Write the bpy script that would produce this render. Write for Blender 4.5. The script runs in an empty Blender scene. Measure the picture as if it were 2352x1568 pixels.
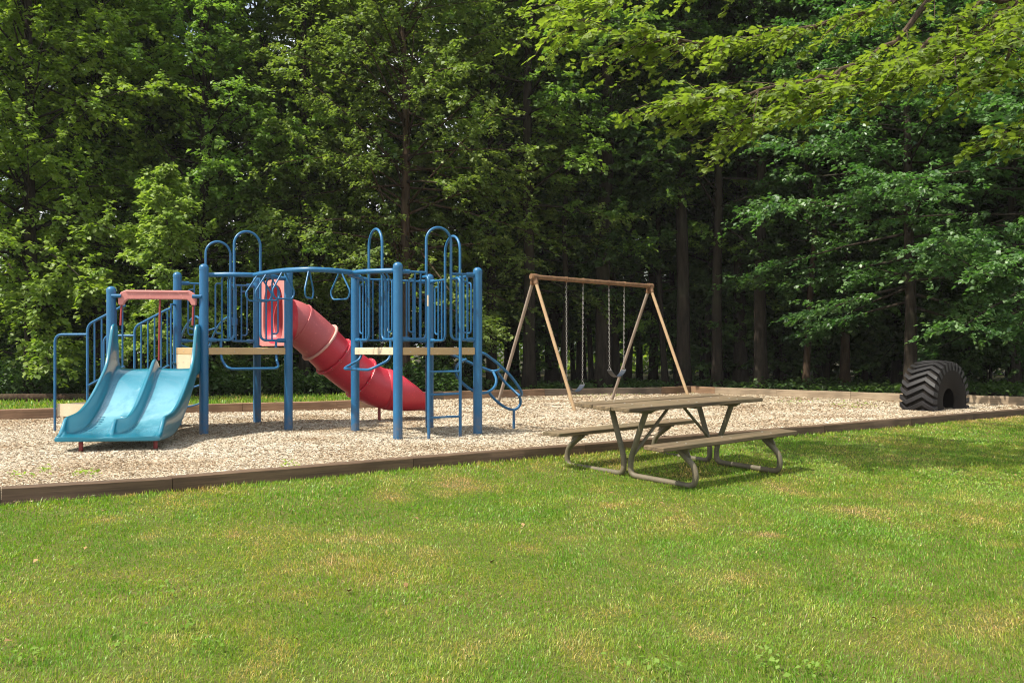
import bpy, math
import numpy as np
from math import radians, sin, cos, pi, atan2, sqrt
from mathutils import Vector, Matrix

SC = bpy.context.scene
COL = SC.collection
RNG = np.random.default_rng(7)

# ------------------------------------------------------------------ camera
# photo measured in a 2352 px wide frame: focal 2150, horizon row 805, eye 1.22 m over the wood chips
F, CX, HV, EYE = 2150.0, 1176.0, 805.0, 1.22
cam_d = bpy.data.cameras.new("camera")
cam = bpy.data.objects.new("camera", cam_d)
COL.objects.link(cam)
cam.location = (0, 0, EYE)
cam.rotation_euler = (radians(90), 0, 0)
cam_d.sensor_width = 36
cam_d.lens = 36 * F / 2352
cam_d.shift_y = (HV - 784) / 2352
cam_d.clip_start = 0.05
cam_d.clip_end = 3000
SC.camera = cam


def at(u, v, Y):
    """3D point seen at (u, v) of the measured photo at depth Y (used to work out real positions)."""
    return np.array([(u - CX) / F * Y, Y, EYE - (v - HV) / F * Y])


# ------------------------------------------------------------------ materials
def nodes(name):
    m = bpy.data.materials.new(name)
    m.use_nodes = True
    nt = m.node_tree
    nt.nodes.clear()
    out = nt.nodes.new("ShaderNodeOutputMaterial")
    return m, nt, out


def N(nt, kind, **kw):
    n = nt.nodes.new(kind)
    for k, v in kw.items():
        if k in n.inputs:
            n.inputs[k].default_value = v
        else:
            setattr(n, k, v)
    return n


def ramp(nt, fac, stops):
    r = nt.nodes.new("ShaderNodeValToRGB")
    el = r.color_ramp.elements
    el[0].position, el[0].color = stops[0][0], (*stops[0][1], 1)
    el[1].position, el[1].color = stops[-1][0], (*stops[-1][1], 1)
    for p, c in stops[1:-1]:
        e = el.new(p)
        e.color = (*c, 1)
    nt.links.new(fac, r.inputs[0])
    return r.outputs[0]


def mix(nt, fac, a, b, mode="MIX"):
    m = nt.nodes.new("ShaderNodeMix")
    m.data_type = "RGBA"
    m.blend_type = mode
    for s, x in ((0, fac), (6, a), (7, b)):
        if hasattr(x, "is_output"):
            nt.links.new(x, m.inputs[s])
        elif s == 0:
            m.inputs[0].default_value = x
        else:
            m.inputs[s].default_value = (*x, 1)
    return m.outputs[2]


def noise(nt, scale, detail=4, rough=0.55, coord="Object", sc=None):
    tc = nt.nodes.new("ShaderNodeTexCoord")
    v = tc.outputs[coord]
    if sc:
        mp = nt.nodes.new("ShaderNodeMapping")
        mp.inputs["Scale"].default_value = sc
        nt.links.new(v, mp.inputs[0])
        v = mp.outputs[0]
    n = nt.nodes.new("ShaderNodeTexNoise")
    n.inputs["Scale"].default_value = scale
    n.inputs["Detail"].default_value = detail
    n.inputs["Roughness"].default_value = rough
    nt.links.new(v, n.inputs["Vector"])
    return n.outputs[0]


def bsdf(nt, out, color, rough=0.5, metal=0.0, bump=None, bump_s=0.2, bump_d=0.01, spec=0.5, coat=0.0):
    b = nt.nodes.new("ShaderNodeBsdfPrincipled")
    if hasattr(color, "is_output"):
        nt.links.new(color, b.inputs["Base Color"])
    else:
        b.inputs["Base Color"].default_value = (*color, 1)
    if hasattr(rough, "is_output"):
        nt.links.new(rough, b.inputs["Roughness"])
    else:
        b.inputs["Roughness"].default_value = rough
    b.inputs["Metallic"].default_value = metal
    b.inputs["Specular IOR Level"].default_value = spec
    b.inputs["Coat Weight"].default_value = coat
    if bump is not None:
        bp = nt.nodes.new("ShaderNodeBump")
        bp.inputs["Strength"].default_value = bump_s
        bp.inputs["Distance"].default_value = bump_d
        nt.links.new(bump, bp.inputs["Height"])
        nt.links.new(bp.outputs[0], b.inputs["Normal"])
    nt.links.new(b.outputs[0], out.inputs[0])
    return b


def mat_coated(name, c, c2, rough=0.38, scale=3.0, coat=0.0, spec=0.5, amount=1.0, grime=False):
    m, nt, out = nodes(name)
    n = noise(nt, scale, 5, 0.6)
    n2 = noise(nt, scale * 14, 3, 0.6)
    col = ramp(nt, n, [(0.3, c), (0.75, c2)])
    scuff = ramp(nt, n2, [(0.60, (0, 0, 0)), (0.72, (0.4 * amount,) * 3)])
    col = mix(nt, scuff, col, tuple(min(1, x * 1.6 + 0.03) for x in c2))
    if grime:
        tc = nt.nodes.new("ShaderNodeTexCoord")
        sx = nt.nodes.new("ShaderNodeSeparateXYZ")
        nt.links.new(tc.outputs["Object"], sx.inputs[0])
        mr = nt.nodes.new("ShaderNodeMapRange")
        nt.links.new(sx.outputs[2], mr.inputs[0])
        mr.inputs[1].default_value, mr.inputs[2].default_value = 0.02, 0.38
        mr.inputs[3].default_value, mr.inputs[4].default_value = 0.75, 0.0
        sp = ramp(nt, noise(nt, 11, 5, 0.7), [(0.40, (0, 0, 0)), (0.66, (1, 1, 1))])
        ml = nt.nodes.new("ShaderNodeMath")
        ml.operation = "MULTIPLY"
        nt.links.new(mr.outputs[0], ml.inputs[0])
        nt.links.new(sp, ml.inputs[1])
        col = mix(nt, ml.outputs[0], col, (0.16, 0.13, 0.10))
        chip = ramp(nt, noise(nt, 60, 2, 0.5), [(0.73, (0, 0, 0)), (0.76, (0.8,) * 3)])
        col = mix(nt, chip, col, (0.10, 0.055, 0.035))
    rg = nt.nodes.new("ShaderNodeMath")
    rg.operation = "MULTIPLY_ADD"
    nt.links.new(n, rg.inputs[0])
    rg.inputs[1].default_value = 0.25
    rg.inputs[2].default_value = rough - 0.1
    bsdf(nt, out, col, rg.outputs[0], coat=coat, spec=spec, bump=n2, bump_s=0.05, bump_d=0.002)
    return m


def mat_wood(name, a, b, dark, scale=1.0, axis=0, rough=0.75, mould=None):
    """boards: grain stretched along local `axis`, knots and stains"""
    m, nt, out = nodes(name)
    s = [26.0, 26.0, 26.0]
    s[axis] = 1.1
    g = noise(nt, scale, 6, 0.65, sc=tuple(s))
    s2 = [70.0, 70.0, 70.0]
    s2[axis] = 2.5
    g2 = noise(nt, scale, 3, 0.6, sc=tuple(s2))
    st = noise(nt, 2.2, 4, 0.6)
    col = ramp(nt, g, [(0.3, a), (0.5, b), (0.68, dark)])
    col = mix(nt, ramp(nt, g2, [(0.55, (0, 0, 0)), (0.72, (0.65,) * 3)]), col, tuple(x * 0.45 for x in dark))
    stain = ramp(nt, st, [(0.42, (0, 0, 0)), (0.7, (0.75,) * 3)])
    col = mix(nt, stain, col, mould if mould else tuple(x * 0.6 for x in b))
    oi = nt.nodes.new("ShaderNodeObjectInfo")
    hs = nt.nodes.new("ShaderNodeHueSaturation")
    mr = nt.nodes.new("ShaderNodeMapRange")
    nt.links.new(oi.outputs["Random"], mr.inputs[0])
    mr.inputs[3].default_value, mr.inputs[4].default_value = 0.8, 1.25
    nt.links.new(mr.outputs[0], hs.inputs["Value"])
    nt.links.new(col, hs.inputs["Color"])
    bsdf(nt, out, hs.outputs[0], rough, bump=g2, bump_s=0.5, bump_d=0.004, spec=0.25)
    return m


def mat_leaf(name, lo, hi, tr, trans=0.42, gloss=0.035):
    m, nt, out = nodes(name)
    at_ = nt.nodes.new("ShaderNodeAttribute")
    at_.attribute_name = "tint"
    oi = nt.nodes.new("ShaderNodeObjectInfo")
    col = ramp(nt, at_.outputs["Fac"], [(0.0, lo), (1.0, hi)])
    hs = nt.nodes.new("ShaderNodeHueSaturation")
    mr = nt.nodes.new("ShaderNodeMapRange")
    nt.links.new(oi.outputs["Random"], mr.inputs[0])
    mr.inputs[3].default_value, mr.inputs[4].default_value = 0.8, 1.2
    nt.links.new(mr.outputs[0], hs.inputs["Value"])
    nt.links.new(col, hs.inputs["Color"])
    d = nt.nodes.new("ShaderNodeBsdfDiffuse")
    nt.links.new(hs.outputs[0], d.inputs[0])
    t = nt.nodes.new("ShaderNodeBsdfTranslucent")
    tc = mix(nt, 1.0, hs.outputs[0], tr, "MULTIPLY")
    nt.links.new(tc, t.inputs[0])
    mx = nt.nodes.new("ShaderNodeMixShader")
    mx.inputs[0].default_value = trans
    nt.links.new(d.outputs[0], mx.inputs[1])
    nt.links.new(t.outputs[0], mx.inputs[2])
    g = nt.nodes.new("ShaderNodeBsdfGlossy")
    g.inputs["Roughness"].default_value = 0.5
    g.inputs[0].default_value = (0.9, 0.95, 0.9, 1)
    mx2 = nt.nodes.new("ShaderNodeMixShader")
    mx2.inputs[0].default_value = gloss
    nt.links.new(mx.outputs[0], mx2.inputs[1])
    nt.links.new(g.outputs[0], mx2.inputs[2])
    nt.links.new(mx2.outputs[0], out.inputs[0])
    return m


def mat_glare_slide():
    """teal moulded plastic; pale sky glare is painted into the colour of the polished lanes"""
    m, nt, out = nodes("teal_slide_plastic")
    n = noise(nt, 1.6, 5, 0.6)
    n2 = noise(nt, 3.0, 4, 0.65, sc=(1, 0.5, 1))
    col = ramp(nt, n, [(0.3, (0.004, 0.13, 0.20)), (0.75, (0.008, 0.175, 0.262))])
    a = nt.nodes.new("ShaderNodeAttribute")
    a.attribute_name = "glare"
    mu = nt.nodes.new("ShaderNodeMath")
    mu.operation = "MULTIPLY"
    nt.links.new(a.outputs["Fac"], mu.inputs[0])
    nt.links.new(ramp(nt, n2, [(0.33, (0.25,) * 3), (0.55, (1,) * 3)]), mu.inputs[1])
    col = mix(nt, mu.outputs[0], col, (0.12, 0.33, 0.42))  # reflected sky glare painted as a paler lane colour
    rg = nt.nodes.new("ShaderNodeMapRange")
    nt.links.new(mu.outputs[0], rg.inputs[0])
    rg.inputs[3].default_value, rg.inputs[4].default_value = 0.3, 0.2
    bsdf(nt, out, col, rg.outputs[0], coat=0.6, bump=noise(nt, 40, 3), bump_s=0.04, bump_d=0.002)
    return m


M = {}
M["blue"] = mat_coated("blue_powder_coat", (0.009, 0.096, 0.225), (0.015, 0.128, 0.28), 0.36, grime=True)
M["teal"] = mat_coated("teal_slide_plastic", (0.010, 0.18, 0.26), (0.015, 0.225, 0.32), 0.27, 1.6, coat=0.5)
M["teal"] = mat_glare_slide()
M["red"] = mat_coated("red_slide_plastic", (0.45, 0.022, 0.045), (0.53, 0.036, 0.06), 0.36, 1.6)
M["rose"] = mat_coated("faded_red_plastic", (0.40, 0.065, 0.08), (0.50, 0.14, 0.14), 0.5, 1.3)
M["pink"] = mat_coated("sun_bleached_pink_plastic", (0.50, 0.17, 0.155), (0.58, 0.24, 0.21), 0.5, 1.5)
M["pale"] = mat_coated("pale_bleached_flange", (0.55, 0.26, 0.22), (0.62, 0.36, 0.31), 0.5, 2)
M["darkred"] = mat_coated("dark_red_paint", (0.20, 0.018, 0.02), (0.26, 0.03, 0.03), 0.45)
M["tan"] = mat_coated("tan_painted_board", (0.42, 0.275, 0.125), (0.48, 0.335, 0.17), 0.6, 3)
M["cream"] = mat_coated("cream_and_sunlit_board", (0.54, 0.43, 0.28), (0.61, 0.51, 0.36), 0.6, 3)
M["deckgrey"] = mat_coated("deck_coating", (0.10, 0.08, 0.06), (0.16, 0.13, 0.10), 0.7, 3)
M["steel"] = mat_coated("galvanised_steel", (0.24, 0.23, 0.21), (0.36, 0.35, 0.32), 0.4, 9)
M["bolt"] = mat_coated("dull_bolt", (0.30, 0.28, 0.25), (0.45, 0.42, 0.38), 0.35, 9)
M["rust"] = mat_coated("rusty_beam", (0.10, 0.05, 0.026), (0.25, 0.145, 0.075), 0.65, 7, spec=0.3)
M["rustleg"] = mat_coated("rusty_tan_leg", (0.29, 0.19, 0.10), (0.40, 0.285, 0.165), 0.6, 5, spec=0.3)
M["greyleg"] = mat_coated("grey_brown_leg", (0.22, 0.17, 0.13), (0.30, 0.25, 0.205), 0.6, 5, spec=0.3)
M["frame"] = mat_coated("weathered_table_frame", (0.085, 0.08, 0.05), (0.17, 0.135, 0.09), 0.55, 5, spec=0.4, amount=1.5)
M["belt"] = mat_coated("dark_swing_belt", (0.016, 0.022, 0.035), (0.03, 0.04, 0.06), 0.4, 6)
M["rubber"] = mat_coated("weathered_rubber", (0.007, 0.0065, 0.0075), (0.015, 0.0135, 0.015), 0.55, 6, spec=0.35)
M["rubberside"] = mat_coated("dusty_rubber_sidewall", (0.007, 0.006, 0.005), (0.016, 0.012, 0.009), 0.75, 3, spec=0.15)
M["tablewood"] = mat_wood("weathered_table_wood", (0.225, 0.165, 0.10), (0.15, 0.108, 0.064), (0.055, 0.040, 0.027), mould=(0.10, 0.085, 0.048))
M["timber_dark"] = mat_wood("dark_stained_timber", (0.15, 0.098, 0.06), (0.115, 0.074, 0.046), (0.06, 0.04, 0.027))
M["timber_brown"] = mat_wood("brown_timber", (0.31, 0.20, 0.12), (0.245, 0.152, 0.092), (0.12, 0.074, 0.046))
M["timber_grey"] = mat_wood("greyed_timber", (0.20, 0.155, 0.115), (0.15, 0.115, 0.085), (0.075, 0.058, 0.045))
M["timber_pale"] = mat_wood("pale_weathered_timber", (0.40, 0.32, 0.225), (0.32, 0.245, 0.165), (0.16, 0.115, 0.075))
LEAF = {
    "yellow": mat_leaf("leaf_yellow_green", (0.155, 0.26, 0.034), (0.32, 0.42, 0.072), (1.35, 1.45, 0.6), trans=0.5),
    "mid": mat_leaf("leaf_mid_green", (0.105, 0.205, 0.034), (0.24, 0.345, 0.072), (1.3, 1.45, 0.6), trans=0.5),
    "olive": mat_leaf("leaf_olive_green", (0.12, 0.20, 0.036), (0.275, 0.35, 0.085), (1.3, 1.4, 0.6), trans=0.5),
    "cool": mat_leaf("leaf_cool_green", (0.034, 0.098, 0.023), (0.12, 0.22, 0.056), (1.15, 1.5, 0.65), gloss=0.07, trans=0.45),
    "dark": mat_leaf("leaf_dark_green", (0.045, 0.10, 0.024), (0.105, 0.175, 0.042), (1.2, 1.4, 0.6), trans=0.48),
    "clover": mat_leaf("clover_leaf", (0.12, 0.21, 0.035), (0.21, 0.31, 0.075), (1.3, 1.4, 0.6), gloss=0.0),
    "maple": mat_leaf("maple_leaf", (0.155, 0.24, 0.034), (0.25, 0.335, 0.064), (1.4, 1.45, 0.55), trans=0.6),
}


def mat_bark(name, a, b):
    m, nt, out = nodes(name)
    n = noise(nt, 1, 6, 0.65, sc=(14, 14, 2.2))
    n2 = noise(nt, 1.1, 3, 0.5)
    col = ramp(nt, n, [(0.35, a), (0.68, b)])
    col = mix(nt, ramp(nt, n2, [(0.5, (0, 0, 0)), (0.75, (0.5,) * 3)]), col, (0.05, 0.06, 0.03))
    bsdf(nt, out, col, 0.9, bump=n, bump_s=0.8, bump_d=0.03, spec=0.1)
    return m


M["bark"] = mat_bark("dark_bark", (0.018, 0.014, 0.011), (0.048, 0.038, 0.028))
M["barkbrown"] = mat_bark("brown_bark", (0.036, 0.024, 0.016), (0.085, 0.056, 0.037))
M["barkmaple"] = mat_bark("maple_bark", (0.05, 0.036, 0.025), (0.12, 0.085, 0.06))


def mat_attr(name, stops, attr="tint", rough=0.8, trans=0.0, trc=(1, 1, 1), attr2=None, stops2=None):
    m, nt, out = nodes(name)
    a = nt.nodes.new("ShaderNodeAttribute")
    a.attribute_name = attr
    col = ramp(nt, a.outputs["Fac"], stops)
    if attr2:
        a2 = nt.nodes.new("ShaderNodeAttribute")
        a2.attribute_name = attr2
        col = mix(nt, 1.0, col, ramp(nt, a2.outputs["Fac"], stops2), "MULTIPLY")
    d = nt.nodes.new("ShaderNodeBsdfDiffuse")
    nt.links.new(col, d.inputs[0])
    sh = d.outputs[0]
    if trans:
        t = nt.nodes.new("ShaderNodeBsdfTranslucent")
        nt.links.new(mix(nt, 1.0, col, trc, "MULTIPLY"), t.inputs[0])
        mx = nt.nodes.new("ShaderNodeMixShader")
        mx.inputs[0].default_value = trans
        nt.links.new(sh, mx.inputs[1])
        nt.links.new(t.outputs[0], mx.inputs[2])
        sh = mx.outputs[0]
        g = nt.nodes.new("ShaderNodeBsdfGlossy")
        g.inputs["Roughness"].default_value = 0.45
        mx2 = nt.nodes.new("ShaderNodeMixShader")
        mx2.inputs[0].default_value = 0.04
        nt.links.new(sh, mx2.inputs[1])
        nt.links.new(g.outputs[0], mx2.inputs[2])
        sh = mx2.outputs[0]
    nt.links.new(sh, out.inputs[0])
    return m


M["grass"] = mat_attr("grass_blades", [(0.0, (0.56, 0.36, 0.20)), (0.25, (0.47, 0.38, 0.11)), (0.5, (0.26, 0.345, 0.042)), (1.0, (0.125, 0.275, 0.015))],
                      trans=0.4, trc=(1.3, 1.35, 0.6), attr2="rnd", stops2=[(0, (0.5,) * 3), (1, (1.5,) * 3)])
M["chips"] = mat_attr("wood_chips", [(0.0, (0.10, 0.062, 0.036)), (0.14, (0.24, 0.15, 0.085)), (0.4, (0.395, 0.315, 0.215)), (0.7, (0.51, 0.44, 0.335)), (1.0, (0.62, 0.57, 0.475))])


def mat_ground(name, stops, scale, big, bigcol, bump=0.02, rough=0.95):
    m, nt, out = nodes(name)
    n = noise(nt, scale, 6, 0.7)
    nb = noise(nt, big, 4, 0.6)
    col = ramp(nt, n, stops)
    col = mix(nt, ramp(nt, nb, [(0.42, (0, 0, 0)), (0.68, (0.8,) * 3)]), col, bigcol)
    bsdf(nt, out, col, rough, bump=n, bump_s=0.8, bump_d=bump, spec=0.1)
    return m


M["soil_lawn"] = mat_ground("lawn_ground", [(0.3, (0.05, 0.06, 0.016)), (0.5, (0.085, 0.11, 0.022)), (0.7, (0.14, 0.125, 0.045))], 22, 0.7, (0.13, 0.11, 0.04))
M["bed"] = mat_ground("woodchip_ground", [(0.3, (0.10, 0.065, 0.04)), (0.5, (0.30, 0.205, 0.12)), (0.7, (0.50, 0.385, 0.26))], 45, 0.6, (0.22, 0.145, 0.085))
M["floor"] = mat_ground("leaf_litter", [(0.3, (0.022, 0.017, 0.011)), (0.55, (0.05, 0.04, 0.022)), (0.72, (0.05, 0.065, 0.02))], 6, 0.25, (0.03, 0.04, 0.014))


# ------------------------------------------------------------------ geometry helpers
def A(*p):
    return np.array(p, float)


def unit(v):
    return v / max(1e-9, np.linalg.norm(v))


def fillet(pts, r, n=6, closed=False):
    pts = [np.array(p, float) for p in pts]
    out = []
    m = len(pts)
    for i, p in enumerate(pts):
        if not closed and i in (0, m - 1):
            out.append(p)
            continue
        a, b = pts[(i - 1) % m], pts[(i + 1) % m]
        d1, d2 = a - p, b - p
        rr = r[i] if isinstance(r, (list, tuple)) else r
        l = min(rr, np.linalg.norm(d1) * 0.49, np.linalg.norm(d2) * 0.49)
        q1, q2 = p + unit(d1) * l, p + unit(d2) * l
        for k in range(n + 1):
            t = k / n
            out.append((1 - t) ** 2 * q1 + 2 * t * (1 - t) * p + t * t * q2)
    return out


def spline(pts, n=8, closed=False):
    P = [np.array(p, float) for p in pts]
    m = len(P)
    out = []
    rng = range(m if closed else m - 1)
    for i in rng:
        p0 = P[(i - 1) % m] if closed or i > 0 else 2 * P[0] - P[1]
        p1, p2 = P[i], P[(i + 1) % m]
        p3 = P[(i + 2) % m] if closed or i + 2 < m else 2 * P[-1] - P[-2]
        for k in range(n):
            t = k / n
            out.append(0.5 * ((2 * p1) + (-p0 + p2) * t + (2 * p0 - 5 * p1 + 4 * p2 - p3) * t * t + (-p0 + 3 * p1 - 3 * p2 + p3) * t ** 3))
    if not closed:
        out.append(P[-1])
    return out


class MB:
    def __init__(s):
        s.v, s.f, s.n = [], [], 0
        s.split = None

    def add(s, verts, faces):
        s.v.extend([tuple(map(float, p)) for p in verts])
        s.f.extend([tuple(i + s.n for i in f) for f in faces])
        s.n = len(s.v)
        return s

    def tube(s, path, r, seg=10, closed=False, cap=True):
        P = [np.array(p, float) for p in path]
        m = len(P)
        R = r if hasattr(r, "__len__") else [r] * m
        tang = []
        for i in range(m):
            a = P[(i - 1) % m] if closed or i > 0 else P[i]
            b = P[(i + 1) % m] if closed or i < m - 1 else P[i]
            tang.append(unit(b - a))
        up = A(0, 0, 1) if abs(tang[0][2]) < 0.9 else A(1, 0, 0)
        x = unit(np.cross(tang[0], up))
        V, Fc = [], []
        for i in range(m):
            x = unit(x - tang[i] * np.dot(x, tang[i]))
            y = np.cross(tang[i], x)
            for k in range(seg):
                a = 2 * pi * k / seg
                V.append(P[i] + (x * cos(a) + y * sin(a)) * R[i])
        for i in range(m if closed else m - 1):
            j = (i + 1) % m
            for k in range(seg):
                k2 = (k + 1) % seg
                Fc.append((i * seg + k, i * seg + k2, j * seg + k2, j * seg + k))
        if cap and not closed:
            Fc.append(tuple(range(seg))[::-1])
            Fc.append(tuple((m - 1) * seg + k for k in range(seg)))
        return s.add(V, Fc)

    def lathe(s, c, prof, seg=24):
        """profile of (r, z) about a vertical axis through c"""
        V, Fc = [], []
        for r, z in prof:
            for k in range(seg):
                a = 2 * pi * k / seg
                V.append((c[0] + r * cos(a), c[1] + r * sin(a), c[2] + z))
        for i in range(len(prof) - 1):
            for k in range(seg):
                k2 = (k + 1) % seg
                Fc.append((i * seg + k, i * seg + k2, (i + 1) * seg + k2, (i + 1) * seg + k))
        Fc.append(tuple(range(seg))[::-1])
        Fc.append(tuple((len(prof) - 1) * seg + k for k in range(seg)))
        return s.add(V, Fc)

    def box(s, c, ex, ey, ez, sx, sy, sz, bev=0.0):
        """box centred at c with half sizes along unit axes; bevelled edges by a ring of inset loops"""
        c, ex, ey, ez = (np.array(q, float) for q in (c, ex, ey, ez))
        if bev <= 0:
            V = [c + ex * sx * a + ey * sy * b + ez * sz * d for d in (-1, 1) for b in (-1, 1) for a in (-1, 1)]
            return s.add(V, [(0, 2, 3, 1), (4, 5, 7, 6), (0, 1, 5, 4), (2, 6, 7, 3), (0, 4, 6, 2), (1, 3, 7, 5)])
        b = bev
        V = []
        ring = lambda x, y, z: [c + ex * p + ey * q + ez * z for p, q in ((-x + b, -y), (x - b, -y), (x, -y + b), (x, y - b), (x - b, y), (-x + b, y), (-x, y - b), (-x, -y + b))]
        for (z, k) in ((-sz, b), (-sz + b, 0), (sz - b, 0), (sz, b)):
            V += ring(sx - k, sy - k, z)
        Fc = [tuple(range(8))[::-1], tuple(range(24, 32))]
        for i in range(3):
            for k in range(8):
                k2 = (k + 1) % 8
                Fc.append((i * 8 + k, i * 8 + k2, (i + 1) * 8 + k2, (i + 1) * 8 + k))
        return s.add(V, Fc)

    def prism(s, poly, z0, z1):
        n = len(poly)
        V = [(p[0], p[1], z0) for p in poly] + [(p[0], p[1], z1) for p in poly]
        Fc = [tuple(range(n))[::-1], tuple(range(n, 2 * n))]
        Fc += [(k, (k + 1) % n, n + (k + 1) % n, n + k) for k in range(n)]
        return s.add(V, Fc)

    def build(s, name, mat, parent=None, smooth=True, angle=38, origin=None):
        me = bpy.data.meshes.new(name)
        o0 = np.array(ORIGIN if origin is None else origin, float)
        me.from_pydata([tuple(np.array(p) - o0) for p in s.v], [], s.f)
        for mm in (mat if isinstance(mat, (list, tuple)) else [mat]):
            me.materials.append(mm)
        if s.split is not None:
            me.polygons.foreach_set("material_index", [int(i >= s.split) for i in range(len(s.f))])
        if smooth:
            me.polygons.foreach_set("use_smooth", [True] * len(me.polygons))
            me.set_sharp_from_angle(angle=radians(angle))
        me.update()
        o = bpy.data.objects.new(name, me)
        COL.objects.link(o)
        if parent is not None:
            o.parent = parent
        else:
            o.location = o0
        return o


ORIGIN = A(0, 0, 0)


def tag(o, label, cat, group=None, kind=None):
    if label:
        o["label"] = label
    if cat:
        o["category"] = cat
    if group:
        o["group"] = group
    if kind:
        o["kind"] = kind
    return o


def thing(name, loc, label, cat, group=None):
    global ORIGIN
    ORIGIN = np.array(loc, float)
    o = bpy.data.objects.new(name, None)
    o.empty_display_size = 0.2
    COL.objects.link(o)
    o.location = tuple(ORIGIN)
    return tag(o, label, cat, group)


def np_mesh(name, verts, nper, faces_per, attrs, mat):
    """n equal little pieces: verts (n, nper, 3); faces_per: list of index tuples per piece; attrs {name: (n,)}"""
    n = verts.shape[0]
    me = bpy.data.meshes.new(name)
    me.vertices.add(n * nper)
    me.vertices.foreach_set("co", verts.reshape(-1).astype(np.float32))
    lens = np.array([len(f) for f in faces_per], np.int32)
    loc = np.concatenate([np.array(f, np.int32) for f in faces_per])
    loops = (np.arange(n, dtype=np.int32)[:, None] * nper + loc[None]).reshape(-1)
    totals = np.tile(lens, n)
    starts = np.concatenate([[0], np.cumsum(totals)[:-1]]).astype(np.int32)
    me.loops.add(len(loops))
    me.loops.foreach_set("vertex_index", loops)
    me.polygons.add(len(totals))
    me.polygons.foreach_set("loop_start", starts)
    me.polygons.foreach_set("loop_total", totals.astype(np.int32))
    me.update(calc_edges=True)
    for k, a in attrs.items():
        at_ = me.attributes.new(k, "FLOAT", "POINT")
        at_.data.foreach_set("value", np.repeat(a.astype(np.float32), nper))
    me.materials.append(mat)
    return me


def vnoise(x, y, scale, seed):
    """smooth value noise 0..1"""
    r = np.random.default_rng(seed).random((64, 64))
    x, y = x / scale, y / scale
    xi, yi = np.floor(x).astype(int), np.floor(y).astype(int)
    fx, fy = x - xi, y - yi
    fx, fy = fx * fx * (3 - 2 * fx), fy * fy * (3 - 2 * fy)
    g = lambda i, j: r[i % 64, j % 64]
    return (g(xi, yi) * (1 - fx) + g(xi + 1, yi) * fx) * (1 - fy) + (g(xi, yi + 1) * (1 - fx) + g(xi + 1, yi + 1) * fx) * fy


# ------------------------------------------------------------------ light
SUNDIR = unit(A(-0.88, -0.475, 0)) * cos(radians(56)) + A(0, 0, sin(radians(56)))
sun_d = bpy.data.lights.new("sun", "SUN")
sun_d.energy = 5.0
sun_d.angle = radians(0.55)
sun_d.color = (1.0, 0.93, 0.80)
sun = bpy.data.objects.new("sun", sun_d)
COL.objects.link(sun)
sun.rotation_euler = Vector(SUNDIR).to_track_quat("Z", "Y").to_euler()
w = bpy.data.worlds.new("World")
SC.world = w
w.use_nodes = True
bg = w.node_tree.nodes["Background"]
sky = w.node_tree.nodes.new("ShaderNodeTexSky")
sky.sky_type = "NISHITA"
sky.sun_disc = False
sky.sun_elevation = radians(56)
sky.sun_rotation = atan2(SUNDIR[0], SUNDIR[1])
sky.air_density = 1.4
sky.dust_density = 3.0
sky.ozone_density = 0.8
wn = w.node_tree
tc = wn.nodes.new("ShaderNodeTexCoord")
mp = wn.nodes.new("ShaderNodeMapping")
mp.inputs["Scale"].default_value = (1.0, 1.0, 2.4)
wn.links.new(tc.outputs["Generated"], mp.inputs[0])
cn = wn.nodes.new("ShaderNodeTexNoise")
cn.inputs["Scale"].default_value = 2.1
cn.inputs["Detail"].default_value = 7
cn.inputs["Roughness"].default_value = 0.58
wn.links.new(mp.outputs[0], cn.inputs["Vector"])
cmask = ramp(wn, cn.outputs[0], [(0.40, (0, 0, 0)), (0.58, (1, 1, 1))])
wn.links.new(mix(wn, cmask, sky.outputs[0], (9.6, 9.6, 9.7)), bg.inputs[0])
bg.inputs[1].default_value = 0.12
SC.view_settings.view_transform = "Standard"
SC.view_settings.look = "None"
SC.view_settings.exposure = 0.58
SC.view_settings.gamma = 1.0
SC.cycles.max_bounces = 6
SC.cycles.diffuse_bounces = 4
SC.cycles.glossy_bounces = 2
SC.cycles.transmission_bounces = 3
SC.cycles.use_denoising = True
SC.cycles.filter_width = 1.05

# ------------------------------------------------------------------ ground
NB = A(-0.602, 0.798)          # horizontal normal of the front border, towards the playground


def front_d(x, y):
    return (y - (10.2 + 0.755 * x)) * 0.798


def lawn_z(x, y):
    d = np.minimum(front_d(x, y), 0.0)
    a = -d
    return 0.015 - 0.088 * np.minimum(a, 1.2) - 0.042 * np.clip(a - 1.2, 0, 15) + (vnoise(x, y, 1.7, 3) - 0.5) * 0.05 * np.clip(-d, 0, 1)


def grid_mesh(name, xs, ys, zf, mat, kind="structure"):
    X, Y = np.meshgrid(xs, ys)
    Z = zf(X, Y)
    V = np.stack([X, Y, Z], -1).reshape(-1, 3)
    nx, ny = len(xs), len(ys)
    Fc = [(j * nx + i, j * nx + i + 1, (j + 1) * nx + i + 1, (j + 1) * nx + i) for j in range(ny - 1) for i in range(nx - 1)]
    mb = MB()
    mb.v, mb.f, mb.n = [tuple(p) for p in V], Fc, len(V)
    o = mb.build(name, mat, origin=(0, 0, 0))
    tag(o, None, None, kind=kind)
    return o


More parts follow.
